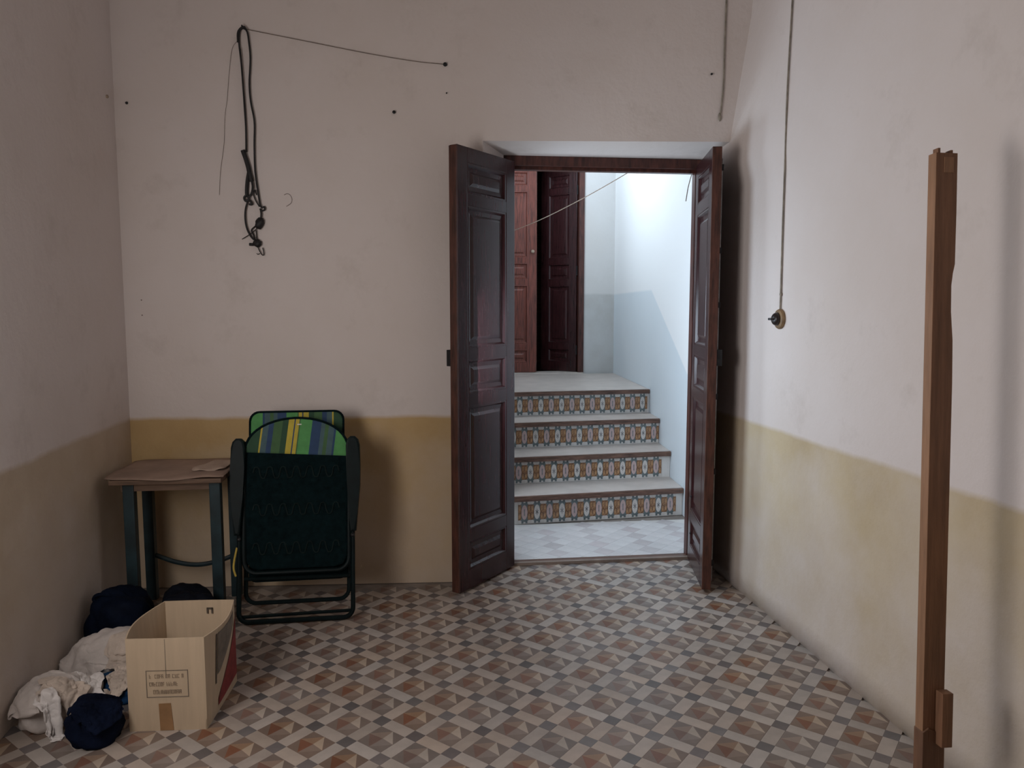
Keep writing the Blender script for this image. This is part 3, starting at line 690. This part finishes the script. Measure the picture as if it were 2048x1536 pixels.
def hanging(name, pts, r, m, label, off=0.008):
    return tag(link(name, tube(smooth_path([on_back(x, z, off) for x, z in pts], 6), r, 6), m), label, 'wire')
hanging('stretched_wire', [(-0.895, 2.930), (-0.60, 2.878), (-0.30, 2.825), (-0.05, 2.788), (0.115, 2.774)], 0.0019, 'wire', 'thin wire stretched from the cable loop to a nail above the door')
hanging('thin_grey_wire', [(-0.935, 2.875), (-0.965, 2.83), (-0.985, 2.70), (-0.998, 2.58), (-1.012, 2.50), (-1.022, 2.36), (-1.045, 2.22), (-1.055, 2.10)], 0.0010, 'wire', 'hair-thin grey wire trailing down beside the black cable loop', 0.004)
def wall_nail(x, z, r, label, m='iron', n='wall_nail'):
    o = link(n, lathe([(r * 0.45, -0.012), (r * 0.45, 0.008), (r, 0.008), (r * 0.9, 0.012), (r * 0.3, 0.014)], 12), m, None, on_back(x, z, 0.0), (math.pi / 2, 0, 0))
    return tag(o, label, 'nail', None)
wall_nail(0.118, 2.774, 0.011, 'rusty nail above the door holding the stretched wire')
wall_nail(-0.149, 2.530, 0.009, 'small dark nail in the wall beneath the stretched wire')
wall_nail(0.124, 2.630, 0.004, 'tiny nail below the rusty nail of the stretched wire')
wall_nail(1.522, 2.749, 0.006, 'small dark nail beside the corner cable over the doorway')
wall_nail(-1.500, 2.556, 0.007, 'small dark nail near the wall corner, high above the table')
tag(link('wall_plug', lathe([(0.006, -0.01), (0.009, 0.006), (0.006, 0.010)], 10), 'twine', None, (xlw(4.05) , 4.05, 2.560), (0, math.pi / 2, 0)), 'pale plug in the window wall beside the corner nail', 'nail')
# scratches in the plaster
tag(link('plaster_scratch', tube(smooth_path([on_back(x, z, 0.0005) for x, z in ((-0.725, 2.104), (-0.71, 2.11), (-0.695, 2.105), (-0.685, 2.085), (-0.69, 2.062), (-0.715, 2.045))], 4), 0.0018, 5), 'mark'),
    'small curled scratch in the plaster right of the black cable', 'scratch')
for z, lab in ((1.557, 'upper of two tiny dark pinholes in the plaster above the table'), (1.478, 'lower of two tiny dark pinholes in the plaster above the table')):
    tag(link('plaster_pinhole', lathe([(0.0035, -0.004), (0.0035, 0.0015), (0.001, 0.002)], 8), 'mark', None, on_back(-1.476, z), (math.pi / 2, 0, 0)), lab, 'hole', 'pinholes above the table')
# cables by the corner and to the switch
def rwp(y, z, off=0.006): return Vector((rw_x(y, z) - off, y, z))
tag(link('corner_cable', tube(smooth_path([on_back(1.600, 3.60, 0.006), on_back(1.594, 3.30, 0.006), on_back(1.592, 3.12, 0.006), on_back(1.589, 2.9, 0.006), on_back(1.588, 2.70, 0.006), on_back(1.578, 2.565, 0.006), on_back(1.574, 2.545, 0.006)], 6), 0.0045, 8), 'cable'),
    'painted-over cable running down the corner above the doorway', 'cable')
tag(link('cable_clip', lump(0.009, 0.006, 0.022, 9), 'cable', None, on_back(1.573, 2.53, 0.006), smooth=True), 'small painted clip at the end of the corner cable', 'clip')
sw = empty('light_switch', rwp(3.392, 1.462, 0.0)); tag(sw, 'old round light switch on a turned wooden base', 'switch'); sw.rotation_euler = (0, -math.pi / 2, 0)
link('switch_base', lathe([(0.047, 0.0), (0.048, 0.008), (0.044, 0.015), (0.036, 0.018)], 28), 'switch_base', sw, smooth=False)
link('switch_cap', lathe([(0.030, 0.017), (0.031, 0.024), (0.027, 0.034), (0.020, 0.040), (0.008, 0.042)], 24), 'bakelite', sw, smooth=True)
link('toggle', box(-0.006, 0.006, -0.016, 0.016, 0.040, 0.058, 0.004), 'bakelite', sw)
tag(link('switch_cable', tube(smooth_path([rwp(3.36, 3.8), rwp(3.365, 3.3), rwp(3.368, 2.897), rwp(3.372, 2.5), rwp(3.377, 2.2), rwp(3.384, 1.9), rwp(3.388, 1.6), rwp(3.391, 1.505)], 6), 0.0042, 8), 'cable'),
    'thin painted cable running down the wall to the switch', 'cable')
tag(link('cable_clip', lump(0.006, 0.009, 0.009, 12), 'cable', None, rwp(3.387, 1.577, 0.006), smooth=True), 'small painted clip on the switch cable just above the switch', 'clip')
hk = tag(link('door_hook', tube(smooth_path([rwp(4.09, 2.35, -0.01), rwp(4.09, 2.352, 0.02), rwp(4.092, 2.345, 0.04), rwp(4.095, 2.325, 0.05), rwp(4.1, 2.315, 0.06)], 5), 0.005, 8), 'iron'),
    'little iron hook in the wall behind the open door top', 'hook')

# ------------------------------------------------------------------ leaning plank
pl = empty('wooden_plank', (1.409, 1.889, 0.0)); tag(pl, 'tall notched reddish-brown plank standing upright near the switch wall', 'plank')
pl.rotation_euler = (-math.atan(0.057), math.atan(0.0085), 0)
H = 1.945; Wd = 0.065; Td = 0.034
outline = [(0, 0), (Wd, 0), (Wd, 1.30), (Wd - 0.002, 1.42), (Wd - 0.009, 1.500), (Wd - 0.010, 1.575), (Wd - 0.008, 1.592), (Wd - 0.006, 1.610), (Wd, 1.635), (Wd, 1.78), (Wd, H), (0.0, H)]
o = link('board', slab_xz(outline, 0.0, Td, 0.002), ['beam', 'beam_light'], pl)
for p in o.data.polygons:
    if p.normal.x < -0.9: p.material_index = 1  # left face gets the paler wood to look lit
link('tenon', box(0.008, 0.015, 0.004, 0.026, H - 0.002, H + 0.014, 0.001), 'beam', pl)
link('tenon', box(0.046, 0.053, 0.004, 0.026, H - 0.002, H + 0.009, 0.001), 'beam', pl)
link('mortise_patch', box(0.024, 0.053, -0.0015, 0.002, H - 0.055, H - 0.012, 0.0005), 'beam_light', pl)
link('side_block', box(0.038, 0.071, -0.030, 0.0, 0.258, 0.415, 0.003), 'beam', pl)
link('splice_block', slab_xz([(-0.002, 0.0), (Wd + 0.001, 0.0), (Wd + 0.001, 0.262), (0.045, 0.290), (0.016, 0.305), (-0.002, 0.292)], -0.005, Td + 0.002, 0.002), 'beam_dark', pl)

# ------------------------------------------------------------------ cardboard box
bx_ang = math.radians(-3.0)
B0 = Vector((-1.066, 2.690, 0)); BW, BD, BH = 0.272, 0.352, 0.345; ct = 0.005
cbx = empty('cardboard_box', B0, bx_ang); tag(cbx, 'open brown cardboard box with a stamped frame and red side print', 'box')
def bowed(w, h, bow, sag, n=14, nz=8, t=ct):
    """panel in local xz, x 0..w, bulging along -y by bow at the rim and thick t"""
    v = []; f = []
    for s in (0, 1):
        for i in range(n + 1):
            for j in range(nz + 1):
                u = i / n; q = j / nz
                v.append((u * w, -bow * math.sin(math.pi * u) * q + s * t, h * q - sag * math.sin(math.pi * u) * q))
    N_ = (n + 1) * (nz + 1)
    for i in range(n):
        for j in range(nz):
            a = i * (nz + 1) + j; f += [(a, a + nz + 1, a + nz + 2, a + 1), (N_ + a, N_ + a + 1, N_ + a + nz + 2, N_ + a + nz + 1)]
    for i in range(n):
        for j in (0, nz): a = i * (nz + 1) + j; f.append((a, a + nz + 1, N_ + a + nz + 1, N_ + a))
    for j in range(nz):
        for i in (0, n): a = i * (nz + 1) + j; f.append((a, a + 1, N_ + a + 1, N_ + a))
    bm = bmesh.new(); vs = [bm.verts.new(p) for p in v]
    for q in f: bm.faces.new([vs[i] for i in q])
    return bm_mesh(bm)
fp = link('front_panel', bowed(BW, BH, 0.002, 0.0), 'card', cbx, (0, 0, 0))
bpn = link('back_panel', bowed(BW, BH, -0.004, 0.0), 'card', cbx, (0, BD - ct, 0))
lp = link('side_panel', bowed(BD, BH, -0.038, 0.006), 'card', cbx, (ct, 0, 0), (0, 0, math.pi / 2))
rp = link('side_panel', bowed(BD, BH, 0.022, 0.010), 'card', cbx, (BW, 0, 0), (0, 0, math.pi / 2))
link('bottom_panel', box(0.004, BW - 0.004, 0.004, BD - 0.004, 0.001, 0.006), 'card', cbx)
link('seam', box(BW * 0.50 - 0.0008, BW * 0.50 + 0.0008, -0.0026, -0.0004, 0.20, BH - 0.002), 'greyprint', fp)
link('tape_strip', slab_xz([(0.108, 0.004), (0.155, 0.004), (0.148, 0.105), (0.106, 0.104)], -0.0022, -0.0004), 'tape', fp)
# stamped frame with three illegible lines
bm = bmesh.new(); fx0, fx1, fz0, fz1 = 0.066, 0.212, 0.128, 0.228; yb0, yb1 = -0.0026, -0.0004
for q in ((fx0, fx1, fz0, fz0 + 0.002), (fx0, fx1, fz1 - 0.002, fz1), (fx0, fx0 + 0.002, fz0, fz1), (fx1 - 0.002, fx1, fz0, fz1)): add_box(bm, q[0], q[1], yb0, yb1, q[2], q[3])
link('stamp_frame', bm_mesh(bm), 'greyprint', fp)
rnd = random.Random(4); bm = bmesh.new()
for z, x_end in ((0.199, 0.198), (0.170, 0.182), (0.141, 0.190)):
    x = fx0 + 0.011
    while x < x_end - 0.006:
        if rnd.random() < 0.12: x += 0.006; continue
        w = rnd.choice((0.005, 0.006, 0.007)); h = 0.014; s = 0.0015
        add_box(bm, x, x + s, yb0, yb1, z, z + h)
        if rnd.random() < 0.7: add_box(bm, x + w - s, x + w, yb0, yb1, z, z + h)
        for zz in rnd.sample((0.0, 0.006, h - s), 2): add_box(bm, x, x + w, yb0, yb1, z + zz, z + zz + s)
        x += w + 0.0022
link('stamp_lines', bm_mesh(bm), 'faintprint', fp)
bm = bmesh.new()
for q in ((0.165, 0.171, 0.292, 0.316), (0.183, 0.189, 0.292, 0.316), (0.165, 0.189, 0.310, 0.316)): add_box(bm, q[0], q[1], -0.002, 0.001, q[2], q[3])
link('ink_mark', bm_mesh(bm), 'print', bpn)
# print on the side facing the door: a red swoosh, a slot line coloured in as shadow and a grey panel
def side_print(poly, m, name, lift=0.0008):
    v = []; n = len(poly)
    for u, z in poly:
        q = z / BH; s = u / BD; v.append((u, -(0.022 * math.sin(math.pi * s) * q) - lift, z - 0.010 * math.sin(math.pi * s) * q))
    bm = bmesh.new(); vs = [bm.verts.new(p) for p in v]; bm.faces.new(vs)
    bmesh.ops.solidify(bm, geom=list(bm.faces), thickness=0.0006)
    me = bm_mesh(bm); return link(name, me, m, rp)
def strip(u0, u1, lo, hi, m, name, lift, n=8):
    """print patch split along the bowed panel; lo/hi give its lower and upper edge"""
    bm = bmesh.new(); L_ = []
    for i in range(n + 1):
        u = u0 + (u1 - u0) * i / n
        row = []
        for k in range(5):
            z = lo(u) + (hi(u) - lo(u)) * k / 4; q = z / BH; s = u / BD
            row.append(bm.verts.new((u, -(0.022 * math.sin(math.pi * s) * q) - lift, z - 0.010 * math.sin(math.pi * s) * q)))
        L_.append(row)
    for i in range(n):
        for k in range(4): bm.faces.new((L_[i][k], L_[i + 1][k], L_[i + 1][k + 1], L_[i][k + 1]))
    return link(name, bm_mesh(bm), m, rp)
strip(0.115, 0.345, lambda u: 0.03 + 0.05 * (u - 0.115), lambda u: 0.06 + 0.22 * ((u - 0.115) / 0.23), 'redprint', 'red_print', 0.0022)
strip(0.10, 0.30, lambda u: 0.16 + 0.62 * max(0, u - 0.12), lambda u: 0.325, 'greyprint', 'grey_print', 0.0014)
strip(0.082, 0.094, lambda u: 0.13, lambda u: 0.325, 'print', 'slot_shadow', 0.0018)

# ------------------------------------------------------------------ table with paper
tb = empty('small_table', (-1.20, 3.81, 0)); tag(tb, 'small table with dark teal legs in the corner by the folded chair', 'table'); bpy.context.view_layer.update()
part('tabletop', box(-1.465, -0.962, 3.60, 4.05, 0.695, 0.717, 0.004), 'tabletop', tb)
part('apron', box(-1.43, -0.99, 3.645, 3.665, 0.655, 0.695, 0.002), 'tabletop', tb)
part('apron', box(-1.43, -0.99, 4.00, 4.02, 0.655, 0.695, 0.002), 'tabletop', tb)
for x, y in ((-1.395, 3.66), (-1.004, 3.66), (-1.43, 3.99), (-1.004, 3.99)):
    part('leg', box(x - 0.025, x + 0.025, y - 0.022, y + 0.022, 0.0, 0.695, 0.005), 'teal', tb)
part('curved_bar', tube(smooth_path([(-1.41, 3.99, 0.235), (-1.30, 3.97, 0.20), (-1.19, 3.96, 0.185), (-1.08, 3.97, 0.20), (-0.98, 3.99, 0.235)], 6), 0.012, 8), 'teal', tb)  # curved dark bar between the back legs
# brown paper lying over the top with a wavy front edge
def paper_sheet(outline, z, t, wav, seed):
    rnd = random.Random(seed); n = 26; m_ = 18; v = []; f = []
    # bilinear patch between left/right polylines
    (a, b, c, d) = outline
    for i in range(n + 1):
        for j in range(m_ + 1):
            s = i / n; q = j / m_
            p = (Vector(a) * (1 - s) + Vector(b) * s) * (1 - q) + (Vector(d) * (1 - s) + Vector(c) * s) * q
            ed = min(q, 1 - q) * 2; es = min(s, 1 - s) * 2
            y = p.y + wav * math.sin(3.1 * math.pi * s + 0.6) * (1 - q)
            x = p.x + wav * 0.5 * math.sin(2.3 * math.pi * q + 1) * (1 - abs(2 * s - 1)) 
            # rounded corners
            k = max(0, 1 - es * 4) ** 2; y += (0.03 * k if q < 0.5 else -0.03 * k) * abs(1 - 2 * q)
            z_ = z + 0.004 + 0.0035 * math.sin(9 * s + 3 * q) * math.sin(5 * q + 1) - 0.010 * max(0, 1 - q * 12) * (0.6 + 0.4 * math.sin(12 * s))
            v.append((x, y, z_))
    for i in range(n):
        for j in range(m_):
            A = i * (m_ + 1) + j; f.append((A, A + m_ + 1, A + m_ + 2, A + 1))
    me = data(v, f); bm = bmesh.new(); bm.from_mesh(me); bmesh.ops.solidify(bm, geom=list(bm.faces), thickness=t); bm.to_mesh(me); bm.free(); return me
tag(link('brown_paper', paper_sheet([(-1.490, 3.580), (-0.950, 3.580), (-0.952, 4.03), (-1.495, 4.04)], 0.726, 0.003, 0.020, 3), 'cover', smooth=True), 'crinkled brown paper spread over the small table', 'paper')
tag(link('paper_sheet', paper_sheet([(-1.135, 3.70), (-0.972, 3.71), (-0.972, 3.93), (-1.085, 3.93)], 0.738, 0.002, 0.004, 5), 'paper', smooth=True), 'paler loose sheet lying on the brown paper', 'paper')

# ------------------------------------------------------------------ folded garden chair
ch = empty('folding_garden_chair', (-0.632, 3.585, 0.012)); tag(ch, 'folded dark green reclining garden chair with striped cushion leaning on the wall', 'chair')
ch.rotation_euler = (-math.radians(12), 0, math.radians(1.5))
# rear cushion, front panel with its arched striped top
c1 = link('cushion', slab_xz(rounded_rect(-0.238, 0.218, 0.30, 1.018, 0.045), 0.075, 0.115, 0.012), 'stripe_back', ch)
link('piping', tube([(x, 0.077, z) for x, z in rounded_rect(-0.239, 0.219, 0.30, 1.019, 0.045)], 0.006, 6, True), 'green', c1)
dk = link('backrest_cover', slab_xz([(-0.235, 0.29), (-0.215, 0.262), (-0.18, 0.25), (0.18, 0.25), (0.222, 0.262), (0.242, 0.30), (0.252, 0.795), (0.0, 0.822), (-0.25, 0.828)], -0.012, 0.045, 0.010), 'green', ch)
arch = [(-0.250, 0.815)] + [(0.25, 0.785)]
arch += [(0.002 + 0.250 * math.cos(math.radians(a)), 0.80 + 0.180 * math.sin(math.radians(a)) ** 0.85) for a in range(4, 180, 8)]
RT = math.radians(7)   # the cloth's stripes run a little askew
def askew(me): me.transform(Matrix.Rotation(-RT, 4, 'Y') @ Matrix.Translation((0, 0, -0.8))); return me
fl = link('headrest', askew(slab_xz(arch, -0.016, 0.040, 0.010)), 'stripe', ch, (0, 0, 0.8), (0, RT, 0))
link('piping', askew(tube([(x, -0.015, z) for x, z in arch[1:] + arch[:1]], 0.006, 6)), 'green', fl)
link('care_tag', askew(box(0.004, 0.024, -0.019, -0.015, 0.945, 0.950)), 'rag_bright', fl)
for zc in (0.715, 0.535, 0.350):
    pts = []
    for k in range(0, 61):
        x = -0.205 + 0.41 * k / 60; s = math.sin(2 * math.pi * 6.5 * k / 60)
        pts.append((x, -0.015, zc + 0.028 * math.tanh(2.2 * s)))
    link('elastic_lacing', tube(pts, 0.0035, 6), 'cord', ch)
link('backrest_frame', tube([(0.252, -0.006, 0.84), (0.250, -0.006, 0.33)] + [(x, -0.006, z) for x, z in [(0.190 + 0.06 * math.cos(math.radians(a)), 0.295 - 0.06 + 0.06 + 0.06 * math.sin(math.radians(a))) for a in range(0, -91, -15)]] + [(-0.185 + 0.06 * math.cos(math.radians(a)), 0.295 + 0.06 * math.sin(math.radians(a))) and (-0.185 + 0.06 * math.cos(math.radians(a)), -0.006, 0.295 + 0.06 * math.sin(math.radians(a))) for a in range(-90, -181, -15)] + [(-0.247, -0.006, 0.33), (-0.252, -0.006, 0.84)], 0.0105, 8), 'greenmetal', ch)
link('seat_panel', slab_xz(rounded_rect(-0.232, 0.236, 0.185, 0.60, 0.03), 0.045, 0.072, 0.008), 'green', ch)
def u_leg(x0, x1, y, top, bot, r, rad):
    p = [(x0, y, top), (x0, y, bot + rad)] + [(x0 + rad - rad * math.cos(a), y, bot + rad - rad * math.sin(a)) for a in [k * math.pi / 12 for k in range(1, 7)]]
    p += [(x1 - rad + rad * math.sin(a), y, bot + rad - rad * math.cos(a)) for a in [k * math.pi / 12 for k in range(0, 6)]] + [(x1, y, bot + rad), (x1, y, top)]
    return tube(p, r, 8)
link('leg_frame', u_leg(-0.268, 0.268, 0.0, 0.86, 0.006, 0.0115, 0.045), 'greenmetal', ch)
link('leg_frame', u_leg(-0.248, 0.245, 0.058, 0.62, 0.085, 0.0105, 0.05), 'greenmetal', ch)
link('crossbar', tube([(-0.25, 0.03, 0.205), (0.25, 0.03, 0.20)], 0.010, 8), 'greenmetal', ch)
link('foot_bar', tube([(-0.262, 0.02, 0.028), (0.262, 0.02, 0.034)], 0.008, 8), 'greenmetal', ch)
for s in (-1, 1):
    ol = [(-0.014, 0.42), (0.014, 0.42), (0.022, 0.52), (0.033, 0.64), (0.035, 0.74), (0.033, 0.84), (0.026, 0.868), (0.010, 0.884), (-0.012, 0.884), (-0.028, 0.868), (-0.034, 0.84), (-0.032, 0.74), (-0.026, 0.60)]
    link('armrest', slab_xz([(x * s if s > 0 else -x, z) for x, z in ol][::1 if s > 0 else -1], -0.045, 0.012, 0.010), 'greenmetal', ch, (s * 0.273, 0, 0))
    link('hinge_bolt', lathe([(0.010, 0), (0.010, 0.006), (0.004, 0.010)], 10), 'iron', ch, (s * 0.268, -0.012, 0.40), (math.pi / 2, 0, 0))
link('yellow_strap', tube(smooth_path([(-0.279, -0.005, 0.36), (-0.290, -0.008, 0.30), (-0.292, -0.008, 0.26), (-0.282, -0.006, 0.225)], 5), 0.005, 6), 'yellow', ch)

# ------------------------------------------------------------------ bags under the table
def soft_bag(name, loc, rx, ry, rz, seed, m, label, rot=0.0):
    rnd = random.Random(seed); ph = [rnd.uniform(0, 6.28) for _ in range(12)]; su, sv = 44, 26; v = []; f = []
    for j in range(sv + 1):
        t = math.pi * j / sv
        for i in range(su):
            a = 2 * math.pi * i / su; d = (math.sin(t) * math.cos(a), math.sin(t) * math.sin(a), math.cos(t))
            k = 1 + 0.10 * math.sin(3 * d[0] + ph[0] + 2.5 * d[2]) + 0.09 * math.sin(5 * d[1] + ph[1] - 3 * d[0]) + 0.06 * abs(math.sin(6 * d[0] + 4 * d[2] + ph[2])) + 0.05 * abs(math.sin(9 * d[1] - 5 * d[2] + 4 * d[0] + ph[3]))
            sq = max(abs(d[0]), abs(d[1]), abs(d[2])) ** -0.35
            x, y, z = (q * k * sq for q in d)
            z = max(z, -0.75); v.append((x * rx, y * ry, (z + 0.75) / 1.75 * rz))
    for j in range(sv):
        for i in range(su): f.append((j * su + i, j * su + (i + 1) % su, (j + 1) * su + (i + 1) % su, (j + 1) * su + i))
    bm = bmesh.new(); vs = [bm.verts.new(p) for p in v]
    for q in f: bm.faces.new([vs[i] for i in q])
    bmesh.ops.remove_doubles(bm, verts=bm.verts, dist=1e-6)
    r = empty(name, loc, rot); tag(r, label, 'bag'); link('bag_body', bm_mesh(bm), m, r, smooth=True); return r
nb_ = soft_bag('cloth_bag', (-1.38, 3.45, 0.004), 0.125, 0.115, 0.225, 2, 'navybag', 'slumped navy cloth bag behind the rags, against the window wall', 0.2)
link('bag_handle', tube(smooth_path([(-0.07, -0.02, 0.18), (-0.10, -0.02, 0.222), (-0.08, -0.03, 0.245), (-0.04, -0.03, 0.238), (-0.02, -0.02, 0.21)], 5), 0.008, 6), 'navybag', nb_)
soft_bag('plastic_bag', (-1.085, 3.46, 0.004), 0.125, 0.10, 0.225, 14, 'bagblack', 'dark plastic bag lying behind the cardboard box', -0.1)

# ------------------------------------------------------------------ rags: sheets crumpled by a small cloth relaxation
HX0, HY0, HS, HNX, HNY = -1.66, 2.35, 0.012, 72, 118
hf = np.zeros((HNX, HNY))
def hf_at(x, y):
    i = np.clip(((x - HX0) / HS).astype(int), 0, HNX - 1); j = np.clip(((y - HY0) / HS).astype(int), 0, HNY - 1); return hf[i, j]
def crumple(cx, cy, w, h, rot, shrink, seed, z0=0.0, n=32, steps=110, tilt=0.0, bumps=0.05):
    rs = np.random.RandomState(seed)
    a, b = np.meshgrid(np.linspace(-0.5, 0.5, n), np.linspace(-0.5, 0.5, n), indexing='ij')
    # irregular torn outline
    w_ = w * (1 + 0.10 * np.sin(5 * b + rs.rand() * 6)); h_ = h * (1 + 0.10 * np.sin(6 * a + rs.rand() * 6))
    R0 = np.stack([a * w_, b * h_, np.zeros_like(a)], -1)
    X = R0.copy() * shrink
    zz = np.zeros_like(a)
    for _ in range(7):
        k = rs.uniform(4, 15); th_ = rs.uniform(0, np.pi); zz += bumps * rs.uniform(0.3, 1) * np.abs(np.sin(k * (a * np.cos(th_) + b * np.sin(th_)) + rs.rand() * 6))
    X[..., 0] += 0.02 * np.sin(9 * b + rs.rand() * 6); X[..., 1] += 0.02 * np.sin(8 * a + rs.rand() * 6)
    c, s = np.cos(rot), np.sin(rot); x, y = X[..., 0].copy(), X[..., 1].copy()
    X[..., 0] = cx + c * x - s * y; X[..., 1] = cy + s * x + c * y
    X[..., 2] = hf_at(X[..., 0], X[..., 1]) + 0.03 + zz + z0 + tilt * b
    V = np.zeros_like(X); prs = []
    def rest(d): return np.linalg.norm(R0[d[0]] - R0[d[1]], axis=-1)
    S_ = np.s_
    for st_, k in (((1, 0), 1.0), ((0, 1), 1.0), ((1, 1), 0.7), ((1, -1), 0.7), ((2, 0), 0.22), ((0, 2), 0.22)):
        di, dj = st_
        if dj >= 0: A_, B_ = S_[:n - di, :n - dj], S_[di:, dj:]
        else: A_, B_ = S_[:n - di, 1:], S_[di:, :n - 1]
        prs.append((A_, B_, rest((A_, B_)), k))
    for it in range(steps):
        P = X + V * 0.93; P[..., 2] -= 0.0022
        for q in range(5):
            for A_, B_, r_, k in prs:
                d = P[B_] - P[A_]; L_ = np.linalg.norm(d, axis=-1) + 1e-9
                cor = (0.5 * k * 0.8 * (L_ - r_) / L_)[..., None] * d
                P[A_] += cor; P[B_] -= cor
        # wall, box, floor
        lim = -1.512 - 0.046 * (P[..., 1] - 3.0) + 0.008; P[..., 0] = np.maximum(P[..., 0], lim)
        inb = (P[..., 1] > 2.67) & (P[..., 1] < 3.07) & (P[..., 0] > -1.082); P[..., 0] = np.where(inb, -1.082, P[..., 0])
        g = hf_at(P[..., 0], P[..., 1]) + 0.004; hit = P[..., 2] < g
        P[..., 2] = np.where(hit, g, P[..., 2])
        P[..., 0] = np.where(hit, X[..., 0] + 0.25 * (P[..., 0] - X[..., 0]), P[..., 0]); P[..., 1] = np.where(hit, X[..., 1] + 0.25 * (P[..., 1] - X[..., 1]), P[..., 1])
        V = P - X; sp_ = np.linalg.norm(V, axis=-1, keepdims=True); V = V * np.minimum(1, 0.02 / (sp_ + 1e-9)); X = X + V
    # raise the height field under what comes next
    i = np.clip(((X[..., 0] - HX0) / HS).astype(int), 1, HNX - 2); j = np.clip(((X[..., 1] - HY0) / HS).astype(int), 1, HNY - 2)
    for di in (-1, 0, 1):
        for dj in (-1, 0, 1): np.maximum.at(hf, (i + di, j + dj), X[..., 2] + 0.004)
    return X
CREASE = bpy.data.textures.new('creases', 'CLOUDS'); CREASE.noise_scale = 0.07; CREASE.noise_depth = 2; CREASE.noise_type = 'HARD_NOISE'
def rag(name, m, label, cat, *a, **k):
    X = crumple(*a, **k); n = X.shape[0]
    f = [(i * n + j, (i + 1) * n + j, (i + 1) * n + j + 1, i * n + j + 1) for i in range(n - 1) for j in range(n - 1)]
    me = data(X.reshape(-1, 3), f); o = link(name, me, m, smooth=True)
    c_ = Vector(X.reshape(-1, 3).mean(0)); c_.z = 0
    me.transform(Matrix.Translation(-c_)); o.location = c_
    sd = o.modifiers.new('thickness', 'SOLIDIFY'); sd.thickness = 0.003; sd.offset = 1
    ss = o.modifiers.new('soft', 'SUBSURF'); ss.levels = 2; ss.render_levels = 2
    dp = o.modifiers.new('creases', 'DISPLACE'); dp.texture = CREASE; dp.strength = 0.010; dp.mid_level = 0.4; dp.texture_coords = 'LOCAL'
    return tag(o, label, cat)
def mound(name, m, label, cx, cy, rx, ry, h, seed):
    """a balled-up rag: a folded lump the others drape over"""
    rnd = random.Random(seed); ph = [rnd.uniform(0, 6.28) for _ in range(8)]; su, sv = 40, 20; v = []; f = []
    for j in range(sv + 1):
        t = math.pi * j / sv
        for i in range(su):
            a = 2 * math.pi * i / su; d = (math.sin(t) * math.cos(a), math.sin(t) * math.sin(a), math.cos(t))
            k = 1 + 0.13 * (abs(math.sin(3.2 * d[0] + 2.1 * d[2] + ph[0])) - 0.5) + 0.15 * (abs(math.sin(4.3 * d[1] - 3 * d[0] + ph[1])) - 0.5) + 0.08 * math.sin(7 * d[2] + 5 * d[0] + ph[2])
            v.append((d[0] * rx * k, d[1] * ry * k, max(0.0, (d[2] * k + 0.55) / 1.55 * h)))
    for j in range(sv):
        for i in range(su): f.append((j * su + i, j * su + (i + 1) % su, (j + 1) * su + (i + 1) % su, (j + 1) * su + i))
    bm = bmesh.new(); vs = [bm.verts.new(p) for p in v]
    for q in f: bm.faces.new([vs[i] for i in q])
    bmesh.ops.remove_doubles(bm, verts=bm.verts, dist=1e-6)
    o = link(name, bm_mesh(bm), m, None, (cx, cy, 0.003), smooth=True); tag(o, label, 'cloth')
    for q in o.data.vertices:
        for dx in (-1, 0, 1):
            for dy in (-1, 0, 1):
                i = int((q.co.x + cx - HX0) / HS) + dx; j = int((q.co.y + cy - HY0) / HS) + dy
                if 0 <= i < HNX and 0 <= j < HNY: hf[i, j] = max(hf[i, j], q.co.z + 0.006)
    return o
mound('blue_cloth', 'blue', 'balled blue cloth showing in gaps between the white rags', -1.215, 2.96, 0.125, 0.085, 0.085, 4)
mound('white_rag', 'rag', 'balled off-white rag under the large one by the window wall', -1.395, 2.82, 0.085, 0.115, 0.135, 6)
mound('cream_rag', 'rag_cream', 'balled cream rag under the heap next to the bag', -1.30, 3.19, 0.16, 0.075, 0.150, 8)
mound('navy_cloth', 'navy', 'balled dark navy cloth on the floor beside the box front', -1.165, 2.655, 0.086, 0.080, 0.130, 10)
rag('cream_rag', 'rag', 'cream rag draped at the top of the rag pile, next to the bag', 'cloth', -1.34, 3.15, 0.44, 0.40, 0.1, 0.62, 21, bumps=0.14)
rag('white_rag', 'rag', 'large off-white rag slumped against the window wall', 'cloth', -1.41, 2.86, 0.42, 0.44, 0.6, 0.62, 31, bumps=0.14)
rag('cream_rag', 'rag_cream', 'pale rag twisted across the top of the cream heap', 'cloth', -1.19, 3.12, 0.34, 0.26, 0.9, 0.58, 81, bumps=0.13)
rag('beige_rag', 'rag_cream', 'flat beige rag strip lying between the box and the white rags', 'cloth', -1.185, 2.935, 0.11, 0.22, 0.1, 0.95, 41, bumps=0.02)
rag('white_rag', 'rag_bright', 'bright white rag folded in the middle of the pile', 'cloth', -1.258, 2.85, 0.18, 0.22, 0.5, 0.74, 51, bumps=0.10)
rag('white_rag', 'rag_cream', 'yellowish rag knotted on the large off-white one', 'cloth', -1.335, 2.77, 0.24, 0.22, 0.2, 0.52, 55, bumps=0.14)
rag('white_rag', 'rag_bright', 'small white rag lying on the floor in front of the large off-white one', 'cloth', -1.325, 2.69, 0.20, 0.17, -0.3, 0.70, 61, bumps=0.09)
rag('navy_cloth', 'navy', 'crumpled dark navy cloth draped in front of the rags beside the box', 'cloth', -1.145, 2.655, 0.25, 0.25, 0.2, 0.72, 71, bumps=0.10)
